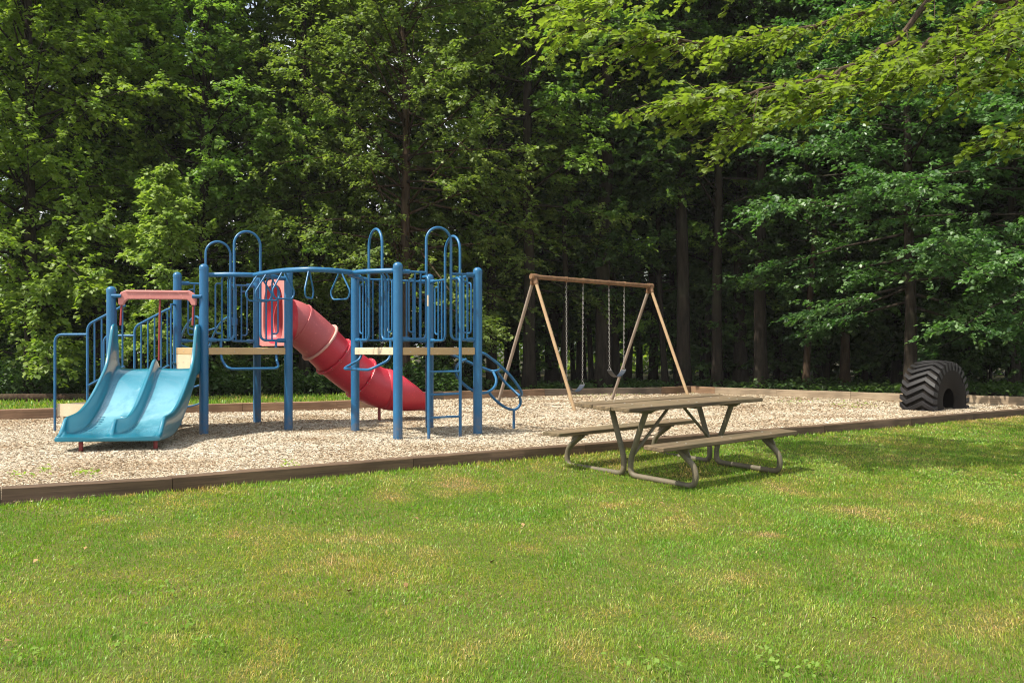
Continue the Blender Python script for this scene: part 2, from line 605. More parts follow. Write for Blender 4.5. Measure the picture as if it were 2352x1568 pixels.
# lawn: strip coordinates along (s) and across (d) the front border
PB = A(0.798, 0.602)
def lawn_grid():
    ss = np.concatenate([np.linspace(-60, -12, 13), np.linspace(-11, 30, 83), np.linspace(34, 80, 12)])
    dd = np.concatenate([np.linspace(-60, -18, 10), np.linspace(-17, 0.05, 70)])
    S, D = np.meshgrid(ss, dd)
    X = S * PB[0] + D * NB[0] + 0.0
    Y = 10.2 + S * PB[1] + D * NB[1]
    return X, Y
X, Y = lawn_grid()
Z = lawn_z(X, Y)
mb = MB()
V = np.stack([X, Y, Z], -1).reshape(-1, 3)
ny, nx = X.shape
mb.v, mb.n = [tuple(p) for p in V], len(V)
mb.f = [(j * nx + i, j * nx + i + 1, (j + 1) * nx + i + 1, (j + 1) * nx + i) for j in range(ny - 1) for i in range(nx - 1)]
tag(mb.build("lawn_ground", M["soil_lawn"], origin=(0, 0, 0)), None, None, kind="structure")

# wooded ground beyond the front border, out to the horizon
mb = MB()
q0 = A(0, 10.2) + NB * 0.06
pts = [q0 + PB * s + NB * d for s, d in ((-330, 0), (330, 0), (330, 330), (-330, 330))]
mb.add([(p[0], p[1], -0.04) for p in pts], [(0, 1, 2, 3)])
tag(mb.build("forest_floor", M["floor"], origin=(0, 0, 0)), None, None, kind="structure")

# woodchip bed outline
FRONT = [A(-8.3, 5.15), A(-5.2, 6.8), A(-4.04, 7.40), A(-2.90, 8.0), A(-1.0, 9.5), A(0.85, 10.88), A(2.7, 12.25), A(4.55, 13.63), A(6.4, 15.0), A(8.0, 16.24), A(9.6, 17.45), A(11.3, 18.73), A(12.5, 19.65)]
BACKL = [A(-14.5, 13.5), A(-12.0, 14.8), A(-9.6, 16.05), A(-7.5, 17.2), A(-5.3, 18.42), A(-3.6, 19.25), A(-2.4, 19.9)]
SIDE = [A(-2.4, 19.9), A(-3.6, 22.2)]
BACKM = [A(-3.6, 22.2), A(-1.7, 23.2), A(0.87, 24.85), A(2.5, 25.45), A(4.15, 26.0), A(5.14, 26.9)]
RIGHT = [A(5.14, 26.9), A(5.63, 26.0), A(6.92, 24.5), A(8.35, 23.1), A(10.0, 21.6), A(11.3, 20.6), A(12.5, 19.65)]
OUT = FRONT + RIGHT[::-1][1:] + BACKM[::-1][1:] + BACKL[::-1] 
mb = MB()
mb.add([(p[0] + NB[0] * 0.05, p[1] + NB[1] * 0.05, -0.012) for p in OUT], [tuple(range(len(OUT)))])
o = mb.build("woodchip_ground", M["bed"], origin=(0, 0, 0))
tag(o, None, None, kind="structure")

# mown grass strip behind the left back border
strip = [A(-24, 9.6), A(-14.5, 13.6), A(-12.0, 14.95), A(-9.6, 16.2), A(-7.5, 17.35), A(-5.3, 18.57), A(-3.6, 19.4), A(-2.6, 19.95), A(-3.75, 22.3), A(-1.7, 23.35), A(-1.5, 25.0), A(-6, 24.0), A(-12, 21.6), A(-26, 17.5)]
mb = MB()
mb.add([(p[0], p[1], 0.07) for p in strip], [tuple(range(len(strip)))])
tag(mb.build("grass_strip_ground", M["soil_lawn"], origin=(0, 0, 0)), None, None, kind="structure")


def inside(px, py, poly):
    n = len(poly)
    c = np.zeros(px.shape, bool)
    j = n - 1
    for i in range(n):
        xi, yi = poly[i]
        xj, yj = poly[j]
        t = ((yi > py) != (yj > py)) & (px < (xj - xi) * (py - yi) / (yj - yi + 1e-12) + xi)
        c ^= t
        j = i
    return c


# ------------------------------------------------------------------ wood chips (countless: one object)
def make_chips():
    parts = []
    for (y0, y1, dens, L0, W0) in ((5.2, 10.5, 7200, 0.027, 0.008), (10.5, 14.5, 5000, 0.031, 0.0095), (14.5, 19, 2600, 0.040, 0.0125), (19, 27, 1200, 0.054, 0.018)):
        x0, x1 = -0.85 * y1 - 1.5, 0.85 * y1 + 1.5
        n = int((x1 - x0) * (y1 - y0) * dens)
        x = RNG.uniform(x0, x1, n)
        y = RNG.uniform(y0, y1, n)
        k = (np.abs(x) < 0.85 * y + 1.5) & inside(x, y, OUT)
        k &= (front_d(x, y) > 0.09)
        x, y = x[k], y[k]
        n = len(x)
        l = L0 * RNG.uniform(0.45, 1.5, n)
        wd = W0 * RNG.uniform(0.5, 1.5, n)
        az = RNG.uniform(0, 2 * pi, n)
        el = RNG.normal(0, 0.22, n)
        roll = RNG.normal(0, 0.5, n)
        h = (vnoise(x, y, 0.5, 11) - 0.5) * 0.03 + (vnoise(x, y, 2.3, 12) - 0.5) * 0.05
        d = np.stack([np.cos(az) * np.cos(el), np.sin(az) * np.cos(el), np.sin(el)], -1)
        s = np.stack([-np.sin(az), np.cos(az), np.zeros(n)], -1)
        nn = np.cross(d, s)
        s = s * np.cos(roll)[:, None] + nn * np.sin(roll)[:, None]
        nn = np.cross(d, s)
        P = np.stack([x, y, np.maximum(h, -0.008) + RNG.uniform(0.002, 0.02, n)], -1)
        a, b = d * (l / 2)[:, None], s * (wd / 2)[:, None]
        up = nn * (wd * 0.28)[:, None]
        taper = RNG.uniform(0.4, 1.0, n)[:, None]
        v = np.stack([P - a - b, P - a * 1.05 + b * 0.8, P + up, P + a + b * taper, P + a * 1.1 - b * taper], 1)
        base = 0.60 + (vnoise(x, y, 0.9, 21) - 0.5) * 0.42 - np.clip((y - 15) / 12, 0, 1) * 0.10
        t = np.clip(base + RNG.normal(0, 0.19, n), 0, 1)
        t[RNG.random(n) < 0.09] = RNG.uniform(0, 0.2)
        parts.append((v, t))
    v = np.concatenate([p[0] for p in parts])
    t = np.concatenate([p[1] for p in parts])
    me = np_mesh("wood_chips", v, 5, [(0, 1, 2), (1, 3, 2), (3, 4, 2), (4, 0, 2)], {"tint": t}, M["chips"])
    o = bpy.data.objects.new("wood_chips", me)
    COL.objects.link(o)
    tag(o, "pale loose wood chips covering the playground bed", "wood chips", kind="stuff")
make_chips()


# ------------------------------------------------------------------ grass (countless: one object)
DRY = [  # (x, y, radius_x, radius_y, strength) dry patches read off the lawn
    at(1010, 1175, 1) , ]
def dry_map(x, y):
    d = np.zeros(x.shape)
    def patch(u, v, ru, rv, s):
        # ground point under a lawn pixel, then an ellipse on the lawn
        zc = 1.22 + 0.25
        Y0 = zc * F / (v - HV)
        X0 = (u - CX) / F * Y0
        a = ru / F * Y0
        b = rv * Y0 * Y0 / (zc * F)
        q = ((x - X0) / a) ** 2 + ((y - Y0) / b) ** 2
        return s * np.exp(-q)
    for p in ((1060, 1162, 90, 14, 1.0), (900, 1190, 60, 12, .9), (1010, 1178, 70, 10, .6), (305, 1207, 26, 10, .8), (250, 1258, 40, 10, .7), (340, 1285, 30, 12, .8),
              (540, 1275, 30, 8, .6), (690, 1130, 110, 16, .5), (480, 1150, 110, 16, .5), (200, 1150, 140, 16, .35), (930, 1100, 60, 10, .6), (1800, 1150, 60, 12, .8), (1950, 1190, 90, 12, .9),
              (1765, 1252, 30, 6, 1.3), (1900, 1020, 160, 10, .9), (2150, 990, 160, 12, .9), (1600, 1130, 60, 10, .4), (1300, 1260, 60, 14, .5), (1400, 1420, 70, 26, .6), (1600, 1450, 60, 30, .5), (1360, 1500, 60, 40, .5),
              (2150, 1480, 70, 40, .4), (1100, 1500, 60, 30, .4), (1700, 1340, 120, 24, .5), (60, 1420, 120, 40, .35), (1430, 1190, 120, 14, .3), (2280, 1420, 40, 30, .4), (1230, 1285, 40, 10, .5)):
        d = np.maximum(d, patch(*p))
    return d


def make_grass():
    V, T, R_ = [], [], []
    def batch(x, y, z, n, hgt, wid, dry, lean):
        az = RNG.uniform(0, 2 * pi, n)
        wave = (vnoise(x, y, 0.35, 31) - 0.5)
        lz = RNG.gamma(2.0, lean / 2.0, n)
        laz = RNG.uniform(0, 2 * pi, n) * 0.7 + vnoise(x, y, 0.6, 32) * 6.3 * 0.9
        h = hgt * RNG.uniform(0.45, 1.35, n) * (0.8 + 0.9 * (wave + 0.5) * 0.5) * (1 - 0.3 * dry)
        ld = np.stack([np.cos(laz), np.sin(laz), np.zeros(n)], -1)
        s = np.stack([np.cos(az), np.sin(az), np.zeros(n)], -1) * (wid * RNG.uniform(0.6, 1.4, n))[:, None]
        P = np.stack([x, y, z - 0.004], -1)
        up = A(0, 0, 1)
        sl, cl = np.sin(np.minimum(lz, 1.35)), np.cos(np.minimum(lz, 1.35))
        mid = P + (up * (0.55 * h * np.sqrt(cl * 0.7 + 0.3))[:, None] + ld * (0.35 * h * sl)[:, None])
        tip = P + (up * (h * cl)[:, None] + ld * (h * sl)[:, None])
        v = np.stack([P - s, P + s, mid + s * 0.8, tip, mid - s * 0.8], 1)
        g = 0.74 + (vnoise(x, y, 1.3, 33) - 0.5) * 0.5 + (vnoise(x, y, 0.28, 34) - 0.5) * 0.5 + (vnoise(x, y, 0.12, 35) - 0.5) * 0.3
        t = g - dry * 0.8 + RNG.normal(0, 0.17, n)
        strw = RNG.random(n) < (0.03 + 0.2 * np.clip(0.55 - g, 0, 1))
        t[strw] = RNG.uniform(0.05, 0.35, strw.sum())
        V.append(v)
        T.append(np.clip(t, 0, 1))
        R_.append(np.clip(RNG.normal(0.5, 0.2, n), 0, 1))
    for (y0, y1, dens, hgt, wid) in ((1.6, 3.2, 5000, 0.032, 0.0022), (3.2, 5.0, 9500, 0.030, 0.0019), (5.0, 7.0, 6800, 0.030, 0.0024), (7.0, 9.5, 4600, 0.030, 0.0032), (9.5, 13.0, 2900, 0.030, 0.0044), (13.0, 20.0, 1600, 0.030, 0.0065)):
        x0, x1 = -0.85 * y1 - 1.5, 0.85 * y1 + 1.5
        n = int((x1 - x0) * (y1 - y0) * dens)
        x, y = RNG.uniform(x0, x1, n), RNG.uniform(y0, y1, n)
        k = (np.abs(x) < 0.85 * y + 1.5) & (front_d(x, y) < 0.02)
        k &= (np.abs(x) < 0.60 * y + 0.2) | (RNG.random(n) < 0.5)
        x, y = x[k], y[k]
        d = dry_map(x, y)
        n = len(x)
        edge = np.exp(-((front_d(x, y) + 0.05) / 0.10) ** 2) * 0.5     # longer along the timber
        batch(x, y, lawn_z(x, y), n, hgt * (1 + edge), wid, np.clip(d, 0, 1), 0.75)
    n = 26000
    x, y = RNG.uniform(-15, -1.4, n), RNG.uniform(14, 25.2, n)
    k = inside(x, y, strip)
    x, y = x[k], y[k]
    batch(x, y, np.full(len(x), 0.07), len(x), 0.08, 0.012, np.zeros(len(x)), 0.6)
    me = np_mesh("grass", np.concatenate(V), 5, [(0, 1, 2, 4), (4, 2, 3)], {"tint": np.concatenate(T), "rnd": np.concatenate(R_)}, M["grass"])
    o = bpy.data.objects.new("grass", me)
    COL.objects.link(o)
    tag(o, "short sunlit lawn grass with dry tan patches", "grass", kind="stuff")
make_grass()

# ------------------------------------------------------------------ border timbers
def timber(p, q, zt, depth, mat, label, group, inward, w_=0.14):
    """one timber; its visible face runs p to q, the body lies on the `inward` side"""
    global ORIGIN
    p, q = p.astype(float), q.astype(float)
    e = unit(q - p)
    nrm = A(-e[1], e[0]) * inward
    L = np.linalg.norm(q - p) / 2 - 0.003
    c = (p + q) / 2 + nrm * w_ / 2
    ORIGIN = A(c[0], c[1], 0)
    jz = RNG.uniform(-0.006, 0.006)
    h = (zt + depth) / 2
    mb = MB()
    # build in local axes so that the grain follows the timber
    nseg = 7
    ring = []
    b = 0.008
    prof = [(-w_ / 2 + b, -h), (w_ / 2 - b, -h), (w_ / 2, -h + b), (w_ / 2, h - b), (w_ / 2 - b, h), (-w_ / 2 + b, h), (-w_ / 2, h - b), (-w_ / 2, -h + b)]
    V, Fc = [], []
    for i in range(nseg + 1):
        s = -L + 2 * L * i / nseg
        for (a, z) in prof:
            V.append((s, a + RNG.normal(0, 0.0012), z + RNG.normal(0, 0.0015)))
    for i in range(nseg):
        for k in range(8):
            k2 = (k + 1) % 8
            Fc.append((i * 8 + k, (i + 1) * 8 + k, (i + 1) * 8 + k2, i * 8 + k2))
    Fc.append(tuple(range(8)))
    Fc.append(tuple(nseg * 8 + k for k in range(8))[::-1])
    mb.add(V, Fc)
    o = mb.build("border_timber", mat, origin=(0, 0, 0), angle=30)
    o.location = (c[0], c[1], zt - h + jz)
    o.rotation_euler = (RNG.normal(0, 0.008), RNG.normal(0, 0.0015), atan2(e[1], e[0]))
    tag(o, label, "border timber", group)
    return o


FL = ["dark stained border timber running out past the left edge of the lawn", "short dark border timber at the left before the first joint below the blue slide",
      "dark border timber below the foot of the blue double slide", "dark border timber in front of the twin slide's right side and the trapeze beam",
      "dark border timber in front of the ladder tower, ending just left of the table", "dark border timber behind the left end of the picnic table",
      "dark border timber behind the picnic table's right bench end", "dark border timber on the lawn side between table and big tyre",
      "dark border timber in front of the chips left of the big tyre", "dark border timber passing just in front of the big tyre", "dark border timber along the lawn right of the big tyre", "last dark border timber at the far right corner of the bed"]
for i in range(len(FRONT) - 1):
    timber(FRONT[i], FRONT[i + 1], 0.135, 0.14, M["timber_dark"], FL[i], "front border timbers along the lawn", 1)
BL = ["brown back border timber reaching past the left edge of the bed", "brown back border timber left of the stair handrail", "brown back border timber behind the stair step",
      "brown back border timber seen under the blue slide platform", "brown back border timber behind the tower post under the red tube", "brown back border timber ending at the red slide's support leg"]
for i in range(len(BACKL) - 1):
    timber(BACKL[i], BACKL[i + 1], 0.185, 0.06, M["timber_brown"], BL[i], "back border timbers before the mown strip", 1)
timber(SIDE[0], SIDE[1], 0.20, 0.06, M["timber_grey"], "short grey timber turning the corner behind the red slide's exit", "back border timbers before the wood", -1)
ML = [("timber_grey", "grey back timber behind the rungs of the blue ladder"), ("timber_brown", "reddish brown back timber behind the blue loop climber"), ("timber_grey", "dark grey back timber behind the lower swing seat"),
      ("timber_grey", "dark grey back timber behind the swing frame's rear leg"), ("timber_brown", "short brown back timber at the kink behind the swing's right leg")]
for i in range(len(BACKM) - 1):
    timber(BACKM[i], BACKM[i + 1], 0.2, 0.06, M[ML[i][0]], ML[i][1], "back border timbers before the wood", 1)
RL = [("timber_brown", "short brown timber just right of the border's kink"), ("timber_pale", "pale silvery timber behind the table's right end"), ("timber_pale", "tan timber with dark stains left of the big tyre"),
      ("timber_pale", "knotty tan timber running behind the big tyre's left side"), ("timber_pale", "knotty tan timber emerging right of the big tyre"), ("timber_pale", "tan timber leaving the picture behind the right lawn")]
for i in range(len(RIGHT) - 1):
    timber(RIGHT[i], RIGHT[i + 1], 0.2, 0.06, M[RL[i][0]], RL[i][1], "right border timbers before the wood", 1)
# older log at the edge of the strip on the left
ORIGIN = A(-12.0, 20.2, 0.07)
mb = MB()
mb.tube(spline([at(-160, 930, 21.0) * A(1, 1, 0) + A(0, 0, 0.14), at(40, 925, 21.2) * A(1, 1, 0) + A(0, 0, 0.15), at(200, 920, 21.6) * A(1, 1, 0) + A(0, 0, 0.14), at(330, 918, 22.2) * A(1, 1, 0) + A(0, 0, 0.13)], 5), 0.10, 10)
tag(mb.build("fallen_log", M["barkbrown"]), "old dark log lying along the wood's edge behind the grass strip at left", "log")

# ------------------------------------------------------------------ PLAY STRUCTURE
P = {"a": A(-4.46, 13.55), "e": A(-3.42, 14.32), "d": A(-4.27, 15.68), "c": A(-5.345, 14.95), "b": A(-5.733, 13.39),
     "f": A(-2.363, 14.105), "g": A(-1.555, 12.75), "h": A(-1.298, 14.73), "i": A(-0.49, 13.375)}
PR = 0.0645
play = thing("play_structure", (-3.2, 14.2, 0), "blue climbing structure with two towers, twin slide and red tube slide on wood chips", "play structure")


def post(k, top):
    p = P[k]
    o = MB().lathe((p[0], p[1], 0), [(PR, -0.15), (PR, 0.4), (PR, 1.0), (PR, top - 0.09)], 28).build("post", M["blue"], play)
    r = PR + 0.0035
    cap = [(r, top - 0.09), (r, top - 0.06)] + [(r * cos(t), top - 0.06 + 0.06 * sin(t)) for t in np.linspace(0.15, pi / 2 - 0.03, 8)]
    MB().lathe((p[0], p[1], 0), cap, 28).build("cap", M["blue"], o, angle=60)
    return o


for k, t in zip("aecdbfghi", (2.475, 2.46, 2.475, 2.46, 2.14, 2.425, 2.425, 2.425, 2.41)):
    post(k, t)


def p3(q, z):
    return A(q[0], q[1], z)


ZL, ZT = 1.375, 2.30


def clamp(parent, pk, dirv, z, length=0.15):
    """saddle clamp hugging the post and gripping a rail end"""
    p = P[pk]
    d = A(dirv[0], dirv[1], 0)
    c0 = p3(p, z) + d * (PR * 0.55)
    mb = MB()
    pts = [c0, c0 + d * 0.03, c0 + d * (length - 0.02), c0 + d * length]
    mb.tube(pts, [0.026, 0.034, 0.032, 0.024], 12)
    mb.build("clamp", M["blue"], parent)


def barrier(k0, k1, arch_top=2.96, bow=0.0, name="guard_rail", arch=True, top=ZT, low=ZL):
    E0, E1 = P[k0], P[k1]
    L = np.linalg.norm(E1 - E0)
    e = (E1 - E0) / L
    nrm = A(e[1], -e[0])          # outward when the corners run clockwise seen from above
    pt = lambda s, z, o=0.0: p3(E0 + e * s + nrm * o, z)
    mb = MB()
    s0, s1 = PR + 0.05, L - PR - 0.05
    if arch:
        sa, sb = 0.345 * L, 0.655 * L
        R = (sb - sa) / 2
        path = fillet([pt(s0, low), pt(sa, low), pt(sa, arch_top - R)], 0.10, 7)
        path += [pt(sa + R - R * cos(t), arch_top - R + R * sin(t)) for t in np.linspace(0, pi, 18)[1:-1]]
        path += fillet([pt(sb, arch_top - R), pt(sb, low), pt(s1, low)], 0.10, 7)
        mb.tube(path, 0.0195, 12)
        sides = ((PR, sa, 1), (L - PR, sb, -1))
    else:
        mb.tube([pt(s0, low), pt(s1, low)], 0.0175, 10)
        sides = ()
    root = mb.build(name, M["blue"], play)
    if not arch:
        MB().tube([pt(s0, top), pt(s1, top)], 0.0175, 10).build("head_rail", M["blue"], root)
    elif not bow:
        for sx, sy in ((s0, sa), (sb, s1)):
            MB().tube([pt(sx, top), pt(sy, top)], 0.0175, 10).build("head_rail", M["blue"], root)
    for (se, sl, sg) in sides:
        span = abs(sl - se)
        b1, b2, b3 = se + sg * span * 0.27, se + sg * span * 0.52, se + sg * span * 0.76
        ztop = top - (0.0 if not bow else -0.01)
        MB().tube(fillet([pt(b2, top - 0.10), pt(b1, top - 0.10), pt(b1, low + 0.10), pt(b2, low + 0.10)], 0.06, 6), 0.0135, 8).build("loop_bar", M["blue"], root)
        for b in (b2, b3):
            off = 0.0
            MB().tube([pt(b, low), pt(b, top)] if not bow else fillet([pt(b, low), pt(b, top - 0.05), pt(b, top + 0.01, bow * 0.55 * min(1, abs(b - se) / (L * .45)))], 0.04, 4), 0.0135, 8).build("bar", M["blue"], root)
    if not arch:
        n = 9
        for i in range(n):
            s = s0 + (s1 - s0) * (i + 0.5) / n
            MB().tube([pt(s, low), pt(s, top)], 0.0135, 8).build("bar", M["blue"], root)
    for z in (low, top if not bow else top + 0.02):
        clamp(root, k0, e, z)
        clamp(root, k1, -e, z)
    return root, pt, L


# left tower
ra, pta, La = barrier("a", "e", 2.99, bow=0.3)
rc, ptc, Lc = barrier("d", "c", 3.0)
# right tower
rf, ptf, Lf = barrier("f", "g", 2.96, bow=0.3)
rg, ptg, Lg = barrier("g", "i", 2.935)
rh, pth, Lh = barrier("i", "h", 2.935)
rfull, _, _ = barrier("h", "f", arch=False)


# bowed head rails that carry the trapeze beam, and foot loops under the openings
def bow_rail(pt, L, z, out):
    mb = MB()
    s = np.linspace(PR + 0.10, L - PR - 0.10, 15)
    u = (s - s[0]) / (s[-1] - s[0])
    mb.tube([pt(a, z, out * (1 - abs(2 * b - 1) ** 2.2)) for a, b in zip(s, u)], 0.035, 14)
    return mb
B1 = bow_rail(pta, La, 2.325, 0.27).build("bowed_head_rail", M["blue"], play)
B2 = bow_rail(ptf, Lf, 2.32, 0.33).build("bowed_head_rail", M["blue"], play)


def foot_loop(pt, L, sa, sb, zb, out):
    mb = MB()
    mb.tube(fillet([pt(sa, ZL + 0.02), pt(sa, 1.10), pt(sa + 0.03, zb, out), pt(sb - 0.03, zb, out), pt(sb, 1.10), pt(sb, ZL + 0.02)], [0, .10, .10, .10, .10, 0], 7), 0.0195, 12)
    return mb.build("foot_loop", M["blue"], play)
foot_loop(pta, La, 0.25, La - 0.20, 0.955, 0.2)
foot_loop(ptf, Lf, 0.26, Lf - 0.24, 0.955, 0.3)

# trapeze beam: a C curve bulging to the lawn
b0 = A(-3.79, 13.73, 2.325)
b1 = A(-2.27, 13.20, 2.32)
cps = [b0 + A(0.02, -0.02, 0), A(-3.50, 13.33, 2.325), A(-3.14, 12.99, 2.33), A(-2.78, 12.83, 2.33), A(-2.48, 12.93, 2.325), b1]
beam_path = spline(cps, 10)
beam = MB().tube(beam_path, 0.036, 14).build("trapeze_beam", M["blue"], play)
seglen = np.cumsum([0] + [np.linalg.norm(np.array(beam_path[i + 1]) - np.array(beam_path[i])) for i in range(len(beam_path) - 1)])
for fr in (0.08, 0.24, 0.43, 0.66, 0.88):
    i = int(np.searchsorted(seglen, fr * seglen[-1]))
    i = max(1, min(len(beam_path) - 2, i))
    c = np.array(beam_path[i])
    t = unit(np.array(beam_path[i + 1]) - np.array(beam_path[i - 1]))
    s = unit(np.cross(t, A(0, 0, 1)))
    top = c - A(0, 0, 0.03)
    w2, hh = 0.20, 0.39
    path = fillet([top + s * 0.03, c + s * w2 - A(0, 0, hh * 0.74), c + s * (w2 - 0.05) - A(0, 0, hh), c - s * (w2 - 0.05) - A(0, 0, hh), c - s * w2 - A(0, 0, hh * 0.74), top - s * 0.03], [0, .05, .045, .045, .05, 0], 6)
    MB().tube(path, 0.0125, 10).build("trapeze_handle", M["blue"], beam)


# decks with fascia boards
def deck(keys, z0, z1, fascia):
    poly = [P[k] for k in keys]
    c = sum(poly) / len(poly)
    inset = [p + (c - p) * 0.035 for p in poly]
    root = MB().prism(inset, z0 + 0.03, z1 - 0.004).build("deck", M["deckgrey"], play)
    for (k0, k1, zb, zt, mat) in fascia:
        p, q = P[k0], P[k1]
        e = unit(q - p)
        n = A(e[1], -e[0])
        L = np.linalg.norm(q - p)
        m = (p + q) / 2 + n * 0.012
        mb = MB().box(p3(m, (zb + zt) / 2), p3(e, 0), p3(n, 0), A(0, 0, 1), L / 2 - PR * 0.93, 0.02, (zt - zb) / 2, 0.006)
        mb.split = len(mb.f)
        bb = mb
        for fr in (-0.8, -0.35, 0.4, 0.82):
            o = p3(m + e * fr * (L / 2 - PR) + n * 0.018, (zb + zt) / 2 + RNG.uniform(-0.015, 0.015))
            bb.tube([o, o + p3(n, 0) * 0.006], 0.008, 8)
        mb.build("fascia_board", [M[mat], M["bolt"]], root)
    return root
deck("aedc", 1.155, 1.268, [("a", "e", 1.16, 1.265, "tan"), ("e", "d", 1.16, 1.265, "tan"), ("d", "c", 1.16, 1.265, "tan"), ("c", "a", 1.16, 1.265, "tan")])
deck("fgih", 1.155, 1.268, [("f", "g", 1.16, 1.265, "cream"), ("g", "i", 1.16, 1.265, "tan"), ("i", "h", 1.16, 1.265, "tan"), ("h", "f", 1.16, 1.265, "tan")])  # f-g board: cream paints in the sunlight on that side
deck("bac", 0.83, 0.935, [("b", "a", 0.83, 0.93, "tan"), ("c", "b", 0.83, 0.93, "tan"), ("c", "a", 0.925, 1.155, "cream")])

# ladder on the right tower front
ln = A(0.507, -0.862)
l0, l1 = A(-1.135, 12.77), A(-0.722, 13.06)
mb = MB()
for q in (l0, l1):
    inn = q - ln * 0.2
    mb.tube(fillet([p3(inn, 2.235), p3(q, 2.235), p3(q, -0.12)], 0.11, 8), 0.0215, 12)
lad = mb.build("ladder", M["blue"], play)
for z in (0.305, 0.62, 0.932):
    MB().tube([p3(l0, z), p3(l1, z)], 0.016, 10).build("rung", M["blue"], lad)
sm = MB().box(p3(l0 + A(-0.012, -0.02), 1.90), (1, 0, 0), (0, 1, 0), (0, 0, 1), 0.010, 0.0025, 0.075)
sm.build("sticker", M["cream"], lad)

# loop climber on the right tower's side
hm = (P["h"] + P["i"]) / 2
ov = unit(A(0.863, 0.506))
lv = unit(P["i"] - P["h"])
q = lambda o, w_, z: p3(hm + ov * o + lv * w_, z)
zr = lambda u, v, Y: at(u, v, Y)
Z2 = lambda x, y, Y: at((1040 + x / 5.6) * 0.91875, (840 + y / 5.6) * 0.91875, Y)
mb = MB()
u1 = spline([q(0.02, -0.22, 1.19), Z2(820, 400, 14.45), Z2(940, 447, 14.55), Z2(1060, 488, 14.6), Z2(1150, 478, 14.5), Z2(1190, 440, 14.3), Z2(1150, 385, 14.12), Z2(1060, 318, 13.98), Z2(920, 236, 13.85), q(0.02, 0.24, 1.20)], 8)
mb.tube(u1, 0.0215, 12)
climb = mb.build("loop_climber", M["blue"], play)
c2 = spline([Z2(700, 325, 14.32), Z2(610, 370, 14.2), Z2(558, 450, 14.1), Z2(575, 560, 14.0), Z2(660, 665, 13.95), Z2(800, 765, 13.95), Z2(930, 797, 14.05), Z2(1040, 765, 14.2), Z2(1110, 690, 14.32), Z2(1122, 600, 14.42), Z2(1085, 505, 14.56)], 7)
MB().tube(c2, 0.0215, 12).build("climbing_loop", M["blue"], climb)
u3 = spline([Z2(1060, 318, 13.98), Z2(1190, 425, 14.05), Z2(1330, 565, 14.15), Z2(1440, 715, 14.25), Z2(1480, 800, 14.35), Z2(1450, 830, 14.5), Z2(1350, 745, 14.6), Z2(1240, 640, 14.62), Z2(1140, 500, 14.56)], 7)
MB().tube(u3, 0.0215, 12).build("climbing_loop", M["blue"], climb)
c4 = spline([Z2(1020, 785, 14.2), Z2(1090, 870, 14.25), Z2(1200, 965, 14.35), Z2(1310, 1022, 14.45), Z2(1400, 1020, 14.55), Z2(1455, 960, 14.58), Z2(1462, 890, 14.55), Z2(1440, 830, 14.48)], 7)
MB().tube(c4, 0.0215, 12).build("climbing_loop", M["blue"], climb)
lg = Z2(1370, 1030, 14.5)
MB().tube([lg, A(lg[0], lg[1], -0.1)], 0.022, 12).build("support_leg", M["blue"], climb)

# arched rung climber behind the left tower (from the c-d opening)
e = unit(P["c"] - P["d"])
nd = A(e[1], -e[0])
md = (P["c"] + P["d"]) / 2
mb = MB()
prof = [(0.0, 1.70), (0.35, 1.78), (0.9, 1.64), (1.35, 1.34), (1.65, 0.9), (1.8, 0.4), (1.85, -0.1)]
rails = []
for sgn in (-1, 1):
    pth_ = spline([p3(md + e * sgn * 0.27 + nd * o_, z) for o_, z in prof], 8)
    rails.append(pth_)
    mb.tube(pth_, 0.0195, 12)
ac = mb.build("arch_climber", M["blue"], play)
for (o_, z) in ((0.9, 1.62), (1.35, 1.32), (1.60, 0.98), (1.745, 0.62), (1.815, 0.28)):
    MB().tube(spline([p3(md - e * 0.27 + nd * o_, z), p3(md + nd * (o_ + 0.05), z - 0.07), p3(md + e * 0.27 + nd * o_, z)], 8), 0.0165, 10).build("rung", M["blue"], ac)
for sgn in (-1, 1):
    MB().box(p3(md + e * sgn * 0.27, 1.70), p3(e, 0), p3(nd, 0), (0, 0, 1), 0.045, 0.02, 0.06, 0.005).build("bracket", M["blue"], ac)

# ---- twin slide
SA = A(0.9925, 0.122)             # across
SD = A(0.122, -0.9925)            # down the slide
S0 = (P["a"] + P["b"]) / 2 + SD * 0.02
Ls = [0.0, 0.10, 0.18, 0.26, 0.36, 0.46, 0.6, 0.8, 1.0, 1.2, 1.4, 1.6, 1.8, 1.95, 2.05, 2.12, 2.2, 2.28, 2.34, 2.36]
bed = lambda L: np.interp(L, [0, .12, .2, .3, .5, .8, 1.1, 1.4, 1.6, 1.8, 2.0, 2.2, 2.36], [.965, .965, .945, .875, .73, .53, .365, .255, .222, .208, .202, .196, .19])
wal = lambda L: np.interp(L, [0, .10, .18, .26, .36, .46, .6, .8, 1.0, 1.2, 1.4, 1.6, 1.8, 1.95, 2.05, 2.12, 2.2, 2.28, 2.36], [1.60, 1.60, 1.59, 1.38, 1.15, 1.01, .92, .79, .675, .575, .50, .445, .43, .42, .415, .345, .26, .222, .20])
div = lambda L: np.interp(L, [0, .04, .10, .22, .36, .46, .6, .8, 1.0, 1.2, 1.4, 1.6, 1.8, 1.95, 2.05, 2.12, 2.2, 2.28, 2.36], [.975, 1.0, 1.11, 1.10, .985, .915, .83, .69, .57, .47, .40, .37, .38, .385, .385, .325, .245, .212, .196])
V, rows = [], []
